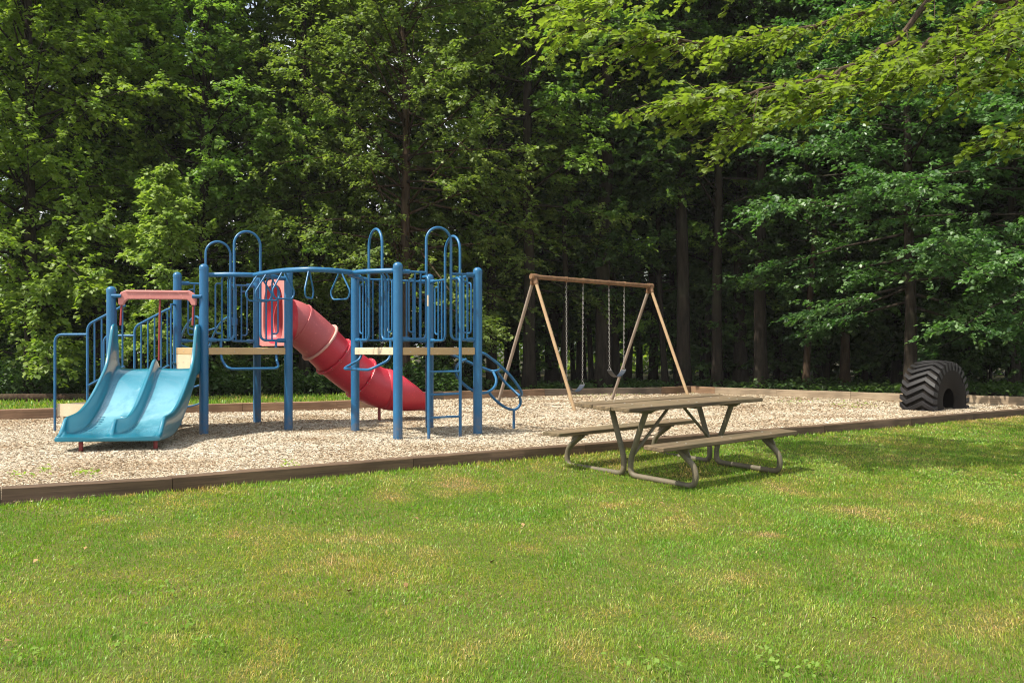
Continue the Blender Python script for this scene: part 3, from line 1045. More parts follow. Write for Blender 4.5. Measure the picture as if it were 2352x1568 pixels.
for L in Ls:
    zb_, zw, zd = bed(L), wal(L), div(L)
    und = zb_ - 0.085 if L < 2.2 else 0.14
    und = max(0.125, und - 0.02 * (L < 0.4))
    lip = min(1, max(0, (zw - zb_) / 0.12))
    sec = [(-.600, und), (-.606, (und + zw) / 2), (-.600, zw - .022), (-.588, zw - .004), (-.572, zw), (-.556, zw - .004), (-.546, zw - .022)]
    sec += [(-.528, zb_ + .07 * lip), (-.505, zb_ + .022 * lip), (-.46, zb_), (-.25, zb_ - .006), (-.085, zb_)]
    dl = min(1, max(0, (zd - zb_) / 0.1))
    sec += [(-.052, zb_ + .022 * dl), (-.036, zb_ + .07 * dl), (-.028, zd - .02 * dl), (-.014, zd), (.014, zd), (.028, zd - .02 * dl), (.036, zb_ + .07 * dl), (.052, zb_ + .022 * dl)]
    sec += [(.085, zb_), (.25, zb_ - .006), (.46, zb_), (.505, zb_ + .022 * lip), (.528, zb_ + .07 * lip)]
    sec += [(.546, zw - .022), (.556, zw - .004), (.572, zw), (.588, zw - .004), (.600, zw - .022), (.606, (und + zw) / 2), (.600, und), (.56, und - .0), (-.56, und)]
    for t, z in sec:
        V.append(p3(S0 + SA * t + SD * L, z))
ns = len(sec)
Fc = [(i * ns + k, i * ns + (k + 1) % ns, (i + 1) * ns + (k + 1) % ns, (i + 1) * ns + k) for i in range(len(Ls) - 1) for k in range(ns)]
Fc.append(tuple((len(Ls) - 1) * ns + k for k in range(ns)))
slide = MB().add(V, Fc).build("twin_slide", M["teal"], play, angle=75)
glare_attr = slide.data.attributes.new("glare", "FLOAT", "POINT")  # weight of the painted glare along the two lanes
glare_v = []
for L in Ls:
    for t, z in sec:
        glare_v.append(float(np.interp(L, [0.1, 0.45, 0.7, 1.6, 1.95, 2.1], [0.0, 0.35, 1, 1, 0.3, 0.0])) if 0.06 < abs(t) < 0.47 and z < 0.6 + 9 else 0.0)
glare_v = [q_ if (k % ns) in (9, 10, 11, 20, 21, 22) else 0.0 for k, q_ in enumerate(glare_v)]
glare_attr.data.foreach_set("value", glare_v)
sub = slide.modifiers.new("smooth", "SUBSURF")
sub.levels = 1
sub.render_levels = 2
mb = MB()
for i in range(10):
    L = 1.16 + i * 0.062
    t = -0.43 + 0.0 * i
    wdt = 0.075 - 0.003 * i
    c = p3(S0 + SA * (t + 0.02) + SD * L, bed(L) + 0.0)
    sl = unit(p3(SD * 0.1, bed(L + 0.05) - bed(L - 0.05)))
    up = unit(np.cross(p3(SA, 0), sl)) * (1 if np.cross(p3(SA, 0), sl)[2] > 0 else -1)
    mb.box(c, p3(SA, 0), sl, up, wdt / 2, 0.011, 0.010, 0.004)
for i in range(4):
    L = 1.14 + i * 0.075
    c = p3(S0 + SA * (-0.135) + SD * L, bed(L))
    sl = unit(p3(SD * 0.1, bed(L + 0.05) - bed(L - 0.05)))
    up = unit(np.cross(p3(SA, 0), sl)) * (1 if np.cross(p3(SA, 0), sl)[2] > 0 else -1)
    mb.box(c, p3(SA, 0), sl, up, 0.055, 0.014, 0.010, 0.004)
mb.build("moulded_ridge", M["teal"], slide)
for (t, L) in ((-0.33, 2.25), (0.49, 2.10)):
    c = S0 + SA * t + SD * L
    MB().tube([p3(c, -0.1), p3(c, 0.13)], 0.026, 14).build("support_leg", M["darkred"], slide)

# crossbar hood over the slide entrance
ma = (P["a"] + P["b"]) / 2
eb = unit(P["a"] - P["b"])
Lb = np.linalg.norm(P["a"] - P["b"])
nb = A(eb[1], -eb[0])
mb = MB()
hw = Lb / 2 - 0.115
prof = [(-hw, 1.87), (-hw - .012, 1.89), (-hw - .012, 2.0), (-hw + .03, 2.055), (-hw + .09, 2.085), (hw - .09, 2.085), (hw - .03, 2.055), (hw + .012, 2.0), (hw + .012, 1.89), (hw, 1.87), (hw - .055, 1.87), (hw - .075, 1.92), (hw - .12, 1.955), (-hw + .12, 1.955), (-hw + .075, 1.92), (-hw + .055, 1.87)]
n = len(prof)
V = []
for o_ in (0.045, -0.045):
    V += [p3(ma + eb * s + nb * o_, z) for s, z in prof]
Fc = [tuple(range(n)), tuple(range(n, 2 * n))[::-1]] + [(k, n + k, n + (k + 1) % n, (k + 1) % n) for k in range(n)]
hood = MB().add(V, Fc).build("slide_crossbar", M["pink"], play)
bv = hood.modifiers.new("bevel", "BEVEL")
bv.width, bv.segments = 0.010, 2
mb = MB().box(p3(ma + nb * 0.03, 2.062), p3(eb, 0), p3(nb, 0), (0, 0, 1), hw - 0.10, 0.026, 0.008, 0.003)
mb.build("ridge", M["pink"], hood)
for k, sg in (("b", 1), ("a", -1)):
    MB().tube([p3(P[k] + nb * 0.055 + eb * sg * 0.02, 2.0), p3(P[k] + nb * 0.055 + eb * sg * 0.15, 2.0)], 0.026, 12).build("clamp", M["blue"], hood)
for (s, z0_) in ((-hw + 0.03, 1.58), (hw - 0.03, 1.58), (0.03, 1.08)):
    MB().tube([p3(ma + eb * s, 1.96), p3(ma + eb * s + SD * 0.06, z0_)], 0.0155, 10).build("strut", M["darkred"], hood)

# ---- stairs on the left
n_out = unit(A(-0.973, 0.23))
e_bc = unit(P["c"] - P["b"])
sfront = P["b"] + e_bc * 0.35
sback = P["c"] - e_bc * 0.22
wvec = sback - sfront
def ST(t, w_, z):
    return p3(sfront + n_out * t + wvec * w_, z)
for (t0, t1, z) in ((0.03, 0.34, 0.68), (0.36, 1.18, 0.42)):
    mb = MB()
    mb.add([ST(t0, 0.02, z - .05), ST(t1, 0.02, z - .05), ST(t1, 0.98, z - .05), ST(t0, 0.98, z - .05), ST(t0, 0.02, z), ST(t1, 0.02, z), ST(t1, 0.98, z), ST(t0, 0.98, z)],
           [(3, 2, 1, 0), (4, 5, 6, 7), (0, 1, 5, 4), (1, 2, 6, 5), (2, 3, 7, 6), (3, 0, 4, 7)])
    mb.build("stair_tread", M["deckgrey"], play)
for w0, w1 in ((0.0, 0.035), (0.965, 1.0)):
    prof = [(0.0, 0.92), (0.0, 0.62), (0.60, 0.24), (1.19, 0.24), (1.19, 0.425), (0.64, 0.425), (0.60, 0.50)]
    n = len(prof)
    V = [ST(t, w0, z) for t, z in prof] + [ST(t, w1, z) for t, z in prof]
    Fc = [tuple(range(n)), tuple(range(n, 2 * n))[::-1]] + [(k, n + k, n + (k + 1) % n, (k + 1) % n) for k in range(n)]
    MB().add(V, Fc).build("stringer", M["cream"], play)
    mb = MB()
    prof = [(1.10, 0.0), (1.10, 0.235)]
    mb.tube([ST(1.10, (w0 + w1) / 2, -0.1), ST(1.10, (w0 + w1) / 2, 0.235)], 0.018, 8)
    mb.tube([ST(1.10, (w0 + w1) / 2, 0.05), ST(0.72, (w0 + w1) / 2, 0.05), ST(0.72, (w0 + w1) / 2, 0.235)], 0.018, 8)
    mb.build("stair_foot", M["cream"], play)
for w_ in (-0.03, 1.03):
    mb = MB()
    top = fillet([ST(0.64, w_, 0.25), ST(0.64, w_, 1.60), ST(0.05, w_, 1.87), ST(0.0, w_, 1.88)], [0, .10, .05, 0], 7)
    mb.tube(top, 0.0195, 12)
    mb.tube([ST(0.64, w_, 0.70), ST(0.02, w_, 0.99)], 0.0165, 10)
    hr = mb.build("handrail", M["blue"], play)
    MB().tube(fillet([ST(0.64, w_, 1.46), ST(1.20, w_, 1.46), ST(1.20, w_, -0.1)], 0.13, 8), 0.0195, 12).build("grab_loop", M["blue"], hr)
    for t in (0.52, 0.40, 0.28, 0.16, 0.05):
        z0_ = 0.70 + (0.64 - t) / 0.62 * 0.29
        z1_ = 1.60 + (0.64 - t) / 0.59 * 0.27 + 0.02
        MB().tube([ST(t, w_, z0_), ST(t, w_, min(z1_, 1.885))], 0.0135, 8).build("bar", M["blue"], hr)
# short blue guard between the stair head and post c
mb = MB()
gp = P["c"] - e_bc * 0.17
mb.tube([p3(gp, 0.93), p3(gp, 1.95)], 0.0165, 10)
mb.tube([p3(gp, 1.95), p3(P["c"], 1.95)], 0.0165, 10)
mb.tube([p3(gp, 1.02), p3(P["c"], 1.02)], 0.022, 10)
mb.build("gap_guard", M["blue"], play)

# ---- red tube slide from the e-d edge
ed = unit(P["d"] - P["e"])
tn = A(0.79, 0.613)
T0 = (P["e"] + P["d"]) / 2 + tn * 0.03
# entrance panel: board with a round opening
Lp = np.linalg.norm(P["d"] - P["e"]) / 2 - PR - 0.015
zc_, zlo, zhi, Rh = 1.73, 1.295, 2.36, 0.345
mb = MB()
nseg = 48
OX = lambda a: 0.50 * math.copysign(abs(cos(a)) ** 0.62, cos(a))
OZ = lambda a: (0.54 if sin(a) > 0 else 0.40) * math.copysign(abs(sin(a)) ** 0.62, sin(a))
V, Fc = [], []
for o_ in (0.018, -0.018):
    for k in range(nseg):
        a = 2 * pi * k / nseg
        V.append(p3(T0 + ed * OX(a) + tn * o_, zc_ + OZ(a)))
    for k in range(nseg):
        a = 2 * pi * k / nseg
        ca, sa_ = cos(a), sin(a)
        sc_ = min(Lp / abs(ca) if abs(ca) > 1e-6 else 9, ((zhi - zc_) if sa_ > 0 else (zc_ - zlo)) / abs(sa_) if abs(sa_) > 1e-6 else 9)
        V.append(p3(T0 + ed * sc_ * ca + tn * o_, zc_ + sc_ * sa_))
for k in range(nseg):
    k2 = (k + 1) % nseg
    Fc.append((k, k2, nseg + k2, nseg + k))
    Fc.append((2 * nseg + k, 3 * nseg + k, 3 * nseg + k2, 2 * nseg + k2))
    Fc.append((k, 2 * nseg + k, 2 * nseg + k2, k2))
    Fc.append((nseg + k, nseg + k2, 3 * nseg + k2, 3 * nseg + k))
panel = MB().add(V, Fc).build("entrance_panel", M["pink"], play, angle=30)
V, Fc = [], []
for u_, o_ in ((0, 0.016), (0.12, 0.06), (0.45, 0.15), (0.8, 0.24), (1.0, 0.32)):
    for k in range(nseg):
        a = 2 * pi * k / nseg
        V.append(p3(T0 + ed * ((1 - u_) * OX(a) + u_ * 0.335 * cos(a)) + tn * o_, zc_ + (1 - u_) * OZ(a) + u_ * (0.335 * sin(a) - 0.02)))
for i in range(4):
    for k in range(nseg):
        Fc.append((i * nseg + k, i * nseg + (k + 1) % nseg, (i + 1) * nseg + (k + 1) % nseg, (i + 1) * nseg + k))
fn = MB().add(V, Fc).build("hood_funnel", M["red"], panel, angle=60)
# centre line of the tube: horizontal distance s along tn, height z
ts = [(0.14, 1.725), (0.22, 1.72), (0.31, 1.70), (0.42, 1.655), (0.55, 1.565), (0.81, 1.355), (1.065, 1.12), (1.31, 0.93), (1.57, 0.755), (1.80, 0.63), (2.02, 0.555), (2.25, 0.53), (2.5, 0.53)]
cl = spline([p3(T0 + tn * s, z) for s, z in ts], 6)
arc = np.cumsum([0] + [np.linalg.norm(cl[i + 1] - cl[i]) for i in range(len(cl) - 1)])
hs_ = np.array([np.dot(p[:2] - T0, tn) for p in cl])
cut = lambda s: int(np.argmin(np.abs(hs_ - s)))
TR = 0.345
secs = [(0.14, 0.42, "rose", "upper elbow bleached to dull rose"), (0.42, 0.81, "rose", "upper tube length faded to rose"), (0.81, 1.065, "red", None), (1.065, 1.57, "red", None), (1.57, 2.02, "red", None)]
for (sa_, sb_, mt, lab) in secs:
    seg = cl[cut(sa_):cut(sb_) + 1]
    o = MB().tube(seg, TR, 40, cap=False).build("tube_section", M[mt], play, angle=50)
    if lab:
        o["label"] = lab
    so = o.modifiers.new("wall", "SOLIDIFY")
    so.thickness, so.offset = 0.012, -1
for s_, mt, dr in ((0.42, "rose", 0.015), (0.81, "pale", 0.042), (1.065, "red", 0.042), (1.57, "red", 0.042)):
    i = cut(s_)
    t = unit(cl[i + 1] - cl[i - 1])
    mb = MB()
    c = cl[i]
    mb.tube([c - t * 0.016, c - t * 0.012, c + t * 0.012, c + t * 0.016], [TR + dr - 0.006, TR + dr, TR + dr, TR + dr - 0.006], 44, cap=False)
    # annular faces
    V0 = mb.v[:44]
    V1 = mb.v[-44:]
    for ring, off in ((0, 0), (3 * 44, 1)):
        x = [np.array(mb.v[ring + k]) for k in range(44)]
        cc = sum(x) / 44
        base = mb.n
        mb.add([cc + (p - cc) * (TR - 0.004) / (TR + dr - 0.006) for p in x], [])
        mb.f += [(ring + k, ring + (k + 1) % 44, base + (k + 1) % 44, base + k) for k in range(44)]
    mb.split = len(mb.f)
    if dr > 0.02:
        bb = mb
        x_ = unit(np.cross(t, A(0, 0, 1)))
        y_ = np.cross(x_, t)
        for k in range(12):
            a = 2 * pi * (k + 0.5) / 12
            cc = c + (x_ * cos(a) + y_ * sin(a)) * (TR + dr * 0.55)
            bb.tube([cc - t * 0.022, cc + t * 0.022], 0.010, 8)
    mb.build("flange", [M[mt], M["bolt"]], play, angle=30)
# exit chute: the tube opens on top then becomes a trough
V, Fc = [], []
st = [(2.00, pi, 0.56, TR + 0.002), (2.1, 2.95, 0.545, TR + 0.004), (2.2, 2.6, 0.535, TR + 0.01), (2.35, 2.05, 0.53, TR + 0.015), (2.5, 1.72, 0.53, TR + 0.02), (2.62, 1.45, 0.53, TR + 0.02), (2.76, 1.35, 0.53, TR + 0.02), (2.83, 1.15, 0.525, TR + 0.02), (2.87, 0.95, 0.515, TR + 0.015)]
na = 29
for s, half, z, r in st:
    for k in range(na):
        a = -half + 2 * half * k / (na - 1)
        V.append(p3(T0 + tn * s - ed * r * sin(a), z - r * cos(a)))
for i in range(len(st) - 1):
    for k in range(na - 1):
        Fc.append((i * na + k, i * na + k + 1, (i + 1) * na + k + 1, (i + 1) * na + k))
ch = MB().add(V, Fc).build("exit_chute", M["red"], play, angle=60)
so = ch.modifiers.new("wall", "SOLIDIFY")
so.thickness, so.offset = 0.022, 0
# rolled rim of the chute
mb = MB()
rim = [V[i * na] for i in range(1, len(st))] + [V[(len(st) - 1) * na + k] for k in range(1, na - 1)] + [V[i * na + na - 1] for i in range(len(st) - 1, 0, -1)]
mb.tube(rim, 0.017, 8)
mb.build("chute_rim", M["red"], play)
c = T0 + tn * 1.93
MB().tube([p3(c, -0.1), p3(c, 0.25)], 0.025, 12).build("support_leg", M["darkred"], play)

# ------------------------------------------------------------------ SWING SET
SL0, SL1 = A(0.463, 19.5, 2.755), A(3.263, 22.16, 2.745)
bd = unit(SL1 - SL0)
sw = thing("swing_set", (1.86, 20.83, 0), "rusty brown two-bay swing frame with splayed pipe legs near the wood", "swing set")
MB().tube([SL0 - bd * 0.10, SL1 + bd * 0.10], 0.049, 18).build("top_beam", M["rust"], sw)
for base, legs in ((SL0, ((A(-0.354, 20.57, -0.1), "greyleg", "grey-brown rear leg"), (A(1.28, 18.47, -0.1), "rustleg", None))),
                   (SL1, ((A(2.445, 23.23, -0.1), "greyleg", "grey-brown rear leg"), (A(4.08, 21.13, -0.1), "rustleg", None)))):
    for ft, mt, lab in legs:
        d = unit(ft - base)
        l = MB().tube([base + d * 0.06, ft], 0.036, 16).build("leg", M[mt], sw)
        if lab:
            l["label"] = lab
        MB().tube([base + d * 0.02, base + d * 0.17], [0.056, 0.05], 16).build("socket", M["rust"], l)
    MB().tube([base - bd * 0.085, base + bd * 0.085], 0.066, 18).build("end_fitting", M["rust"], sw)


def chain_mesh(p, q):
    """oval links alternately turned, from p down to q"""
    d = q - p
    L = np.linalg.norm(d)
    d = d / L
    n = max(3, int(L / 0.052))
    mb = MB()
    x = unit(np.cross(d, A(0, 1, 0.1)))
    y = np.cross(d, x)
    for i in range(n):
        c = p + d * (L * (i + 0.5) / n)
        sx = x if i % 2 else y
        ring = [c + sx * 0.0145 * cos(a) + d * 0.034 * sin(a) for a in np.linspace(0, 2 * pi, 9)[:-1]]
        mb.tube(ring, 0.0037, 5, closed=True)
    return mb


for t, zs, lab in ((0.322, 0.36, "lower belt swing hanging on long chains in front of the grey back timber"), (0.686, 0.66, "higher belt swing hanging next to the frame's right rear leg")):
    c = SL0 + (SL1 - SL0) * t
    s_ = thing("belt_swing", (c[0], c[1], zs), lab, "swing", "swings hanging from the rusty frame")
    half = 0.27
    ends = []
    for sg in (-1, 1):
        tp = c + bd * sg * half - A(0, 0, 0.06)
        bt = A(c[0], c[1], 0) + bd * A(1, 1, 0) * sg * 0.25 + A(0, 0, zs + 0.20)
        ch = chain_mesh(tp - A(0, 0, 0.03), bt).build("chain", M["steel"], s_)
        side = A(-bd[1], bd[0], 0)
        pe = bt - A(0, 0, 0.085)
        MB().tube([bt, pe + side * 0.055, pe - side * 0.055], 0.006, 6, closed=True).build("hanger_link", M["steel"], ch)
        ends.append(pe)
        # hanger clamp belongs to the frame
        ORIGIN_S = ORIGIN.copy()
        ORIGIN = A(1.86, 20.83, 0)
        mb = MB()
        hc = c + bd * sg * half
        mb.tube([hc - bd * 0.018, hc + bd * 0.018], 0.060, 16)
        mb.tube([hc - A(0, 0, 0.05), hc - A(0, 0, 0.10)], 0.010, 8)
        mb.build("chain_hanger", M["rust"], sw)
        ORIGIN = ORIGIN_S
    side = A(-bd[1], bd[0], 0) * 0.075
    V, Fc = [], []
    m_ = 17
    for i in range(m_):
        u = i / (m_ - 1)
        cpt = ends[0] * (1 - u) + ends[1] * u - A(0, 0, 0.15 * (1 - (2 * u - 1) ** 2))
        for dz in (0.006, -0.006):
            for sd in (-1, 1):
                V.append(cpt + side * sd + A(0, 0, dz))
    for i in range(m_ - 1):
        a = i * 4
        Fc += [(a, a + 1, a + 5, a + 4), (a + 2, a + 6, a + 7, a + 3), (a, a + 4, a + 6, a + 2), (a + 1, a + 3, a + 7, a + 5)]
    Fc += [(0, 2, 3, 1), (4 * m_ - 4, 4 * m_ - 3, 4 * m_ - 1, 4 * m_ - 2)]
    MB().add(V, Fc).build("seat", M["belt"], s_)

# ------------------------------------------------------------------ PICNIC TABLE
tb = thing("picnic_table", (1.741, 10.179, -0.079), "weathered plank picnic table with attached benches on a bent pipe frame, on the lawn", "picnic table")
tb.rotation_euler = (0.036, -0.01, 0.747)
O_ = A(0, 0, 0)
HL, W_, H_, HS, YS, BW = 1.178, 0.374, 0.763, 0.428, 0.563, 0.24


def lboard(name, x0, x1, y0, y1, zt, th, parent, mat=None):
    mb = MB().box(((x0 + x1) / 2, (y0 + y1) / 2, zt - th / 2), (1, 0, 0), (0, 1, 0), (0, 0, 1), (x1 - x0) / 2, (y1 - y0) / 2, th / 2, 0.006)
    mb.split = len(mb.f)
    for bx in (-0.755, 0.0, 0.755):
        for by in (0.28, 0.72):
            yy = y0 + (y1 - y0) * by
            mb.tube([A(bx, yy, zt - 0.001), A(bx, yy, zt + 0.004)], 0.009, 10)
    return mb.build(name, [mat or M["tablewood"], M["bolt"]], parent, origin=(0, 0, 0), angle=30)


bw = 2 * W_ / 3
for i in range(3):
    y0 = -W_ + i * bw
    lboard("top_board", -HL + RNG.uniform(-.004, .004), HL - (0.0, 0.05, 0.06)[i], y0 + 0.008, y0 + bw - 0.008, H_ + (0, -.004, .003)[i], 0.042, tb)
for sg in (-1, 1):
    ya, yb = sorted((sg * YS, sg * (YS + BW)))
    lboard("bench_board", -HL - 0.015, HL + 0.015, ya, yb, HS, 0.042, tb)
XF, YF, TRD = 0.755, 0.735, 0.030
for sx in (-1, 1):
    for sg in (-1, 1):
        x = sx * XF + sg * 0.0
        # from the table top down to the ground, along it, then curling up under the bench
        pts = [A(x, sg * 0.235, H_ - 0.06), A(x, sg * 0.06, 0.03 + 0.11), A(x, sg * 0.09, 0.035), A(x, sg * 0.60, 0.012), A(x, sg * 0.83, 0.03), A(x, sg * 0.79, 0.20), A(x, sg * (YS + 0.09), HS - 0.07)]
        pts = [A(x, sg * 0.235, H_ - 0.055), A(x, sg * 0.045, 0.20), A(x, sg * 0.045, 0.030), A(x, sg * 0.86, 0.022), A(x, sg * 0.855, 0.21), A(x, sg * (YS + 0.07), HS - 0.055)]
        path = fillet(pts, [0, .10, .14, .17, .15, 0], 9)
        leg = MB().tube(path, TRD, 14).build("leg", M["frame"], tb, origin=(0, 0, 0))
        # gusset under the bench and the cleat
        mb = MB()
        yb = sg * (YS + 0.07)
        mb.add([A(x - .006, yb - sg * 0.055, HS - .05), A(x - .006, yb + sg * 0.125, HS - .05), A(x - .006, sg * 0.80, 0.30), A(x + .006, yb - sg * 0.055, HS - .05), A(x + .006, yb + sg * 0.125, HS - .05), A(x + .006, sg * 0.80, 0.30)],
               [(0, 1, 2), (5, 4, 3), (0, 3, 4, 1), (1, 4, 5, 2), (2, 5, 3, 0)])
        mb.box((x, sg * (YS + BW / 2), HS - 0.05), (1, 0, 0), (0, 1, 0), (0, 0, 1), 0.028, BW / 2 - 0.02, 0.008)
        mb.build("bench_bracket", M["frame"], leg, origin=(0, 0, 0), smooth=False)
    mb = MB()
    prof = [(-W_ + 0.03, H_ - .044), (W_ - 0.03, H_ - .044), (W_ - 0.10, H_ - .085), (-W_ + 0.10, H_ - .085)]
    V = [A(sx * XF - .024, y_, z_) for y_, z_ in prof] + [A(sx * XF + .024, y_, z_) for y_, z_ in prof]
    mb.add(V, [(0, 1, 2, 3), (7, 6, 5, 4)] + [(k, 4 + k, 4 + (k + 1) % 4, (k + 1) % 4) for k in range(4)])
    mb.build("cleat", M["frame"], tb, origin=(0, 0, 0), smooth=False)
    MB().tube([A(sx * XF, -0.045, 0.20), A(sx * 0.10, -0.03, H_ - 0.05)], 0.017, 10).build("brace", M["frame"], tb, origin=(0, 0, 0))
MB().box((0, 0, H_ - 0.055), (1, 0, 0), (0, 1, 0), (0, 0, 1), 0.03, W_ - 0.05, 0.012, 0.003).build("cleat", M["frame"], tb, origin=(0, 0, 0))

# ------------------------------------------------------------------ GIANT TYRE
TE = unit(A(0.764, 0.642, 0))           # in the wheel plane
TA = unit(A(0.642, -0.764, 0))          # axle, towards the lawn
TC = A(8.70, 19.26, 0.20)
ty = thing("giant_tyre", (8.70, 19.26, 0), "huge black tractor tyre half buried upright in the wood chips by the right border", "tyre")
prof = [(-.285, .25), (-.315, .33), (-.34, .46), (-.345, .58), (-.335, .68), (-.305, .745), (-.15, .765), (0, .77), (.15, .765), (.305, .745), (.335, .68), (.345, .58), (.34, .46), (.315, .33), (.285, .25), (.26, .27), (.27, .42), (.27, .55), (.24, .68), (0, .71), (-.24, .68), (-.27, .55), (-.27, .42), (-.26, .27)]
ng = 72
V, Fc = [], []
for j in range(ng):
    a = 2 * pi * j / ng
    rad = TE * cos(a) + A(0, 0, 1) * sin(a)
    for ax, r in prof:
        V.append(TC + rad * r + TA * ax)
m_ = len(prof)
for j in range(ng):
    j2 = (j + 1) % ng
    for k in range(m_):
        k2 = (k + 1) % m_
        Fc.append((j * m_ + k, j * m_ + k2, j2 * m_ + k2, j2 * m_ + k))
MB().add(V, Fc).build("carcass", M["rubberside"], ty, angle=60)
mb = MB()
nl = 30
zz = [(-.352, .10), (-.20, -.02), (-.05, .05), (.13, .14), (.25, .06), (.352, .00)]
for j in range(nl):
    a0 = 2 * pi * j / nl
    hwid = 0.046
    V = []
    for ax, off in zz:
        rt = 0.825 - 0.035 * (abs(ax) / .35) ** 3
        rb = 0.755 if abs(ax) < 0.3 else 0.62
        for da in (-hwid, hwid):
            for r, sh in ((rb, 1.18), (rt, 1.0)):
                a = a0 + (off + da * sh) / 0.8 * -1
                V.append(TC + (TE * cos(a) + A(0, 0, 1) * sin(a)) * r + TA * ax)
    Fc = []
    for i in range(len(zz) - 1):
        b = i * 4
        Fc += [(b + 1, b + 5, b + 7, b + 3), (b, b + 4, b + 5, b + 1), (b + 2, b + 3, b + 7, b + 6), (b, b + 2, b + 6, b + 4)]
    e_ = (len(zz) - 1) * 4
    Fc += [(0, 1, 3, 2), (e_, e_ + 2, e_ + 3, e_ + 1)]
    mb.add(V, Fc)
tr = mb.build("tread", M["rubber"], ty, angle=25)
bv = tr.modifiers.new("bevel", "BEVEL")
bv.width, bv.segments = 0.006, 2

# ------------------------------------------------------------------ TREES
LEAF4 = [(0, 1, 2, 3)]


def leaves4(Pp, az, el, l, wd, rng, tint):
    n = len(Pp)
    d = np.stack([np.cos(az) * np.cos(el), np.sin(az) * np.cos(el), np.sin(el)], -1)
    nrm = np.stack([rng.normal(0, .42, n), rng.normal(0, .42, n), np.ones(n)], -1)
    s = np.cross(d, nrm)
    s /= np.maximum(1e-6, np.linalg.norm(s, axis=1))[:, None]
    nn = np.cross(s, d)
    a, b = d * l[:, None], s * (wd)[:, None]
    fold = nn * (wd * 0.35)[:, None]
    return np.stack([Pp, Pp + a * 0.45 + b + fold, Pp + a, Pp + a * 0.45 - b + fold], 1)


def make_tree(name, seed, H, hb, R, nl, tw, lvn, leaf, trunk_r, mat_l, mat_b, prof=None, el0=5, el1=62, droop=0.12, lean=0.3, tsd=0.45):
    """returns (trunk mesh, crown mesh): tapered trunk with limbs; sprays of leaves along the twigs"""
    rng = np.random.default_rng(seed)
    ctrl = [A(0, 0, -0.2)]
    for i in range(1, 7):
        ctrl.append(A(rng.normal(0, .04 * lean * i), rng.normal(0, .04 * lean * i), H * i / 6.3))
    tp = spline(ctrl, 4)
    zz_ = np.array([p[2] for p in tp])
    mb = MB()
    mb.tube(tp, [trunk_r * (1 + 0.5 * math.exp(-max(z, 0) / 0.35)) * (1 - 0.9 * max(0, z) / H) + 0.012 for z in zz_], 10)
    t = (np.arange(nl) + rng.random(nl)) / nl
    z0 = hb + (H * 0.97 - hb) * t
    az = np.arange(nl) * 2.39996 + rng.normal(0, .6, nl)
    pr = np.interp(t, *(prof or ([0, .12, .4, .75, 1], [.75, 1, 1, .8, .35])))
    Ln = R * pr * rng.uniform(.65, 1.15, nl)
    el = np.radians(np.interp(t, [0, 1], [el0, el1])) + rng.normal(0, .13 + .25 * (tsd > .3), nl)
    base = np.stack([np.interp(z0, zz_, [p[k] for p in tp]) for k in range(3)], -1)
    base[:, 2] = z0
    d = np.stack([np.cos(az) * np.cos(el), np.sin(az) * np.cos(el), np.sin(el)], -1)
    for i in range(nl):
        pts = [base[i] + d[i] * Ln[i] * s - A(0, 0, droop * Ln[i] * s * s) for s in (0, .35, .7, 1.0)]
        r0 = max(0.012, trunk_r * 0.30 * (1 - 0.75 * t[i]))
        mb.tube(pts, [r0, r0 * .7, r0 * .4, 0.006], 5)
    s = rng.random((nl, tw)) ** 0.75 * 0.85 + 0.17
    tb_ = base[:, None] + d[:, None] * (Ln[:, None] * s)[..., None]
    tb_[..., 2] -= droop * Ln[:, None] * s * s
    taz = az[:, None] + np.where(rng.random((nl, tw)) < .5, -1, 1) * rng.uniform(.15, 1.3, (nl, tw))
    tel = rng.normal(0.0, tsd, (nl, tw)) + el[:, None] * 0.4
    tl = (0.22 + R * 0.17 * rng.uniform(.5, 1.3, (nl, tw))) * (0.5 + 0.5 * pr[:, None])
    td = np.stack([np.cos(taz) * np.cos(tel), np.sin(taz) * np.cos(tel), np.sin(tel)], -1)
    u = rng.random((nl, tw, lvn)) * .92 + .12
    Pp = tb_[:, :, None] + td[:, :, None] * (tl[..., None] * u)[..., None]
    Pp[..., 2] -= 0.16 * (tl[..., None] * u ** 2)
    Pp = Pp + rng.normal(0, .035, Pp.shape)
    laz = taz[..., None] + np.where(rng.random(u.shape) < .5, -1, 1) * rng.uniform(.2, 1.25, u.shape)
    lel = rng.normal(-.35, .33, u.shape)
    n = u.size
    l = leaf * rng.uniform(.65, 1.3, n)
    spray = np.repeat(rng.normal(0, .16, nl * tw), lvn)
    tint = np.clip(.45 + spray + rng.normal(0, .2, n), 0, 1)
    v = leaves4(Pp.reshape(-1, 3), laz.reshape(-1), lel.reshape(-1), l, l * rng.uniform(.30, .44, n), rng, tint)
    cm = np_mesh(name + "_crown", v, 4, LEAF4, {"tint": tint}, mat_l)
    me = bpy.data.meshes.new(name + "_trunk")
    me.from_pydata(mb.v, [], mb.f)
    me.materials.append(mat_b)
    me.polygons.foreach_set("use_smooth", [True] * len(me.polygons))
    me.update()
    return me, cm


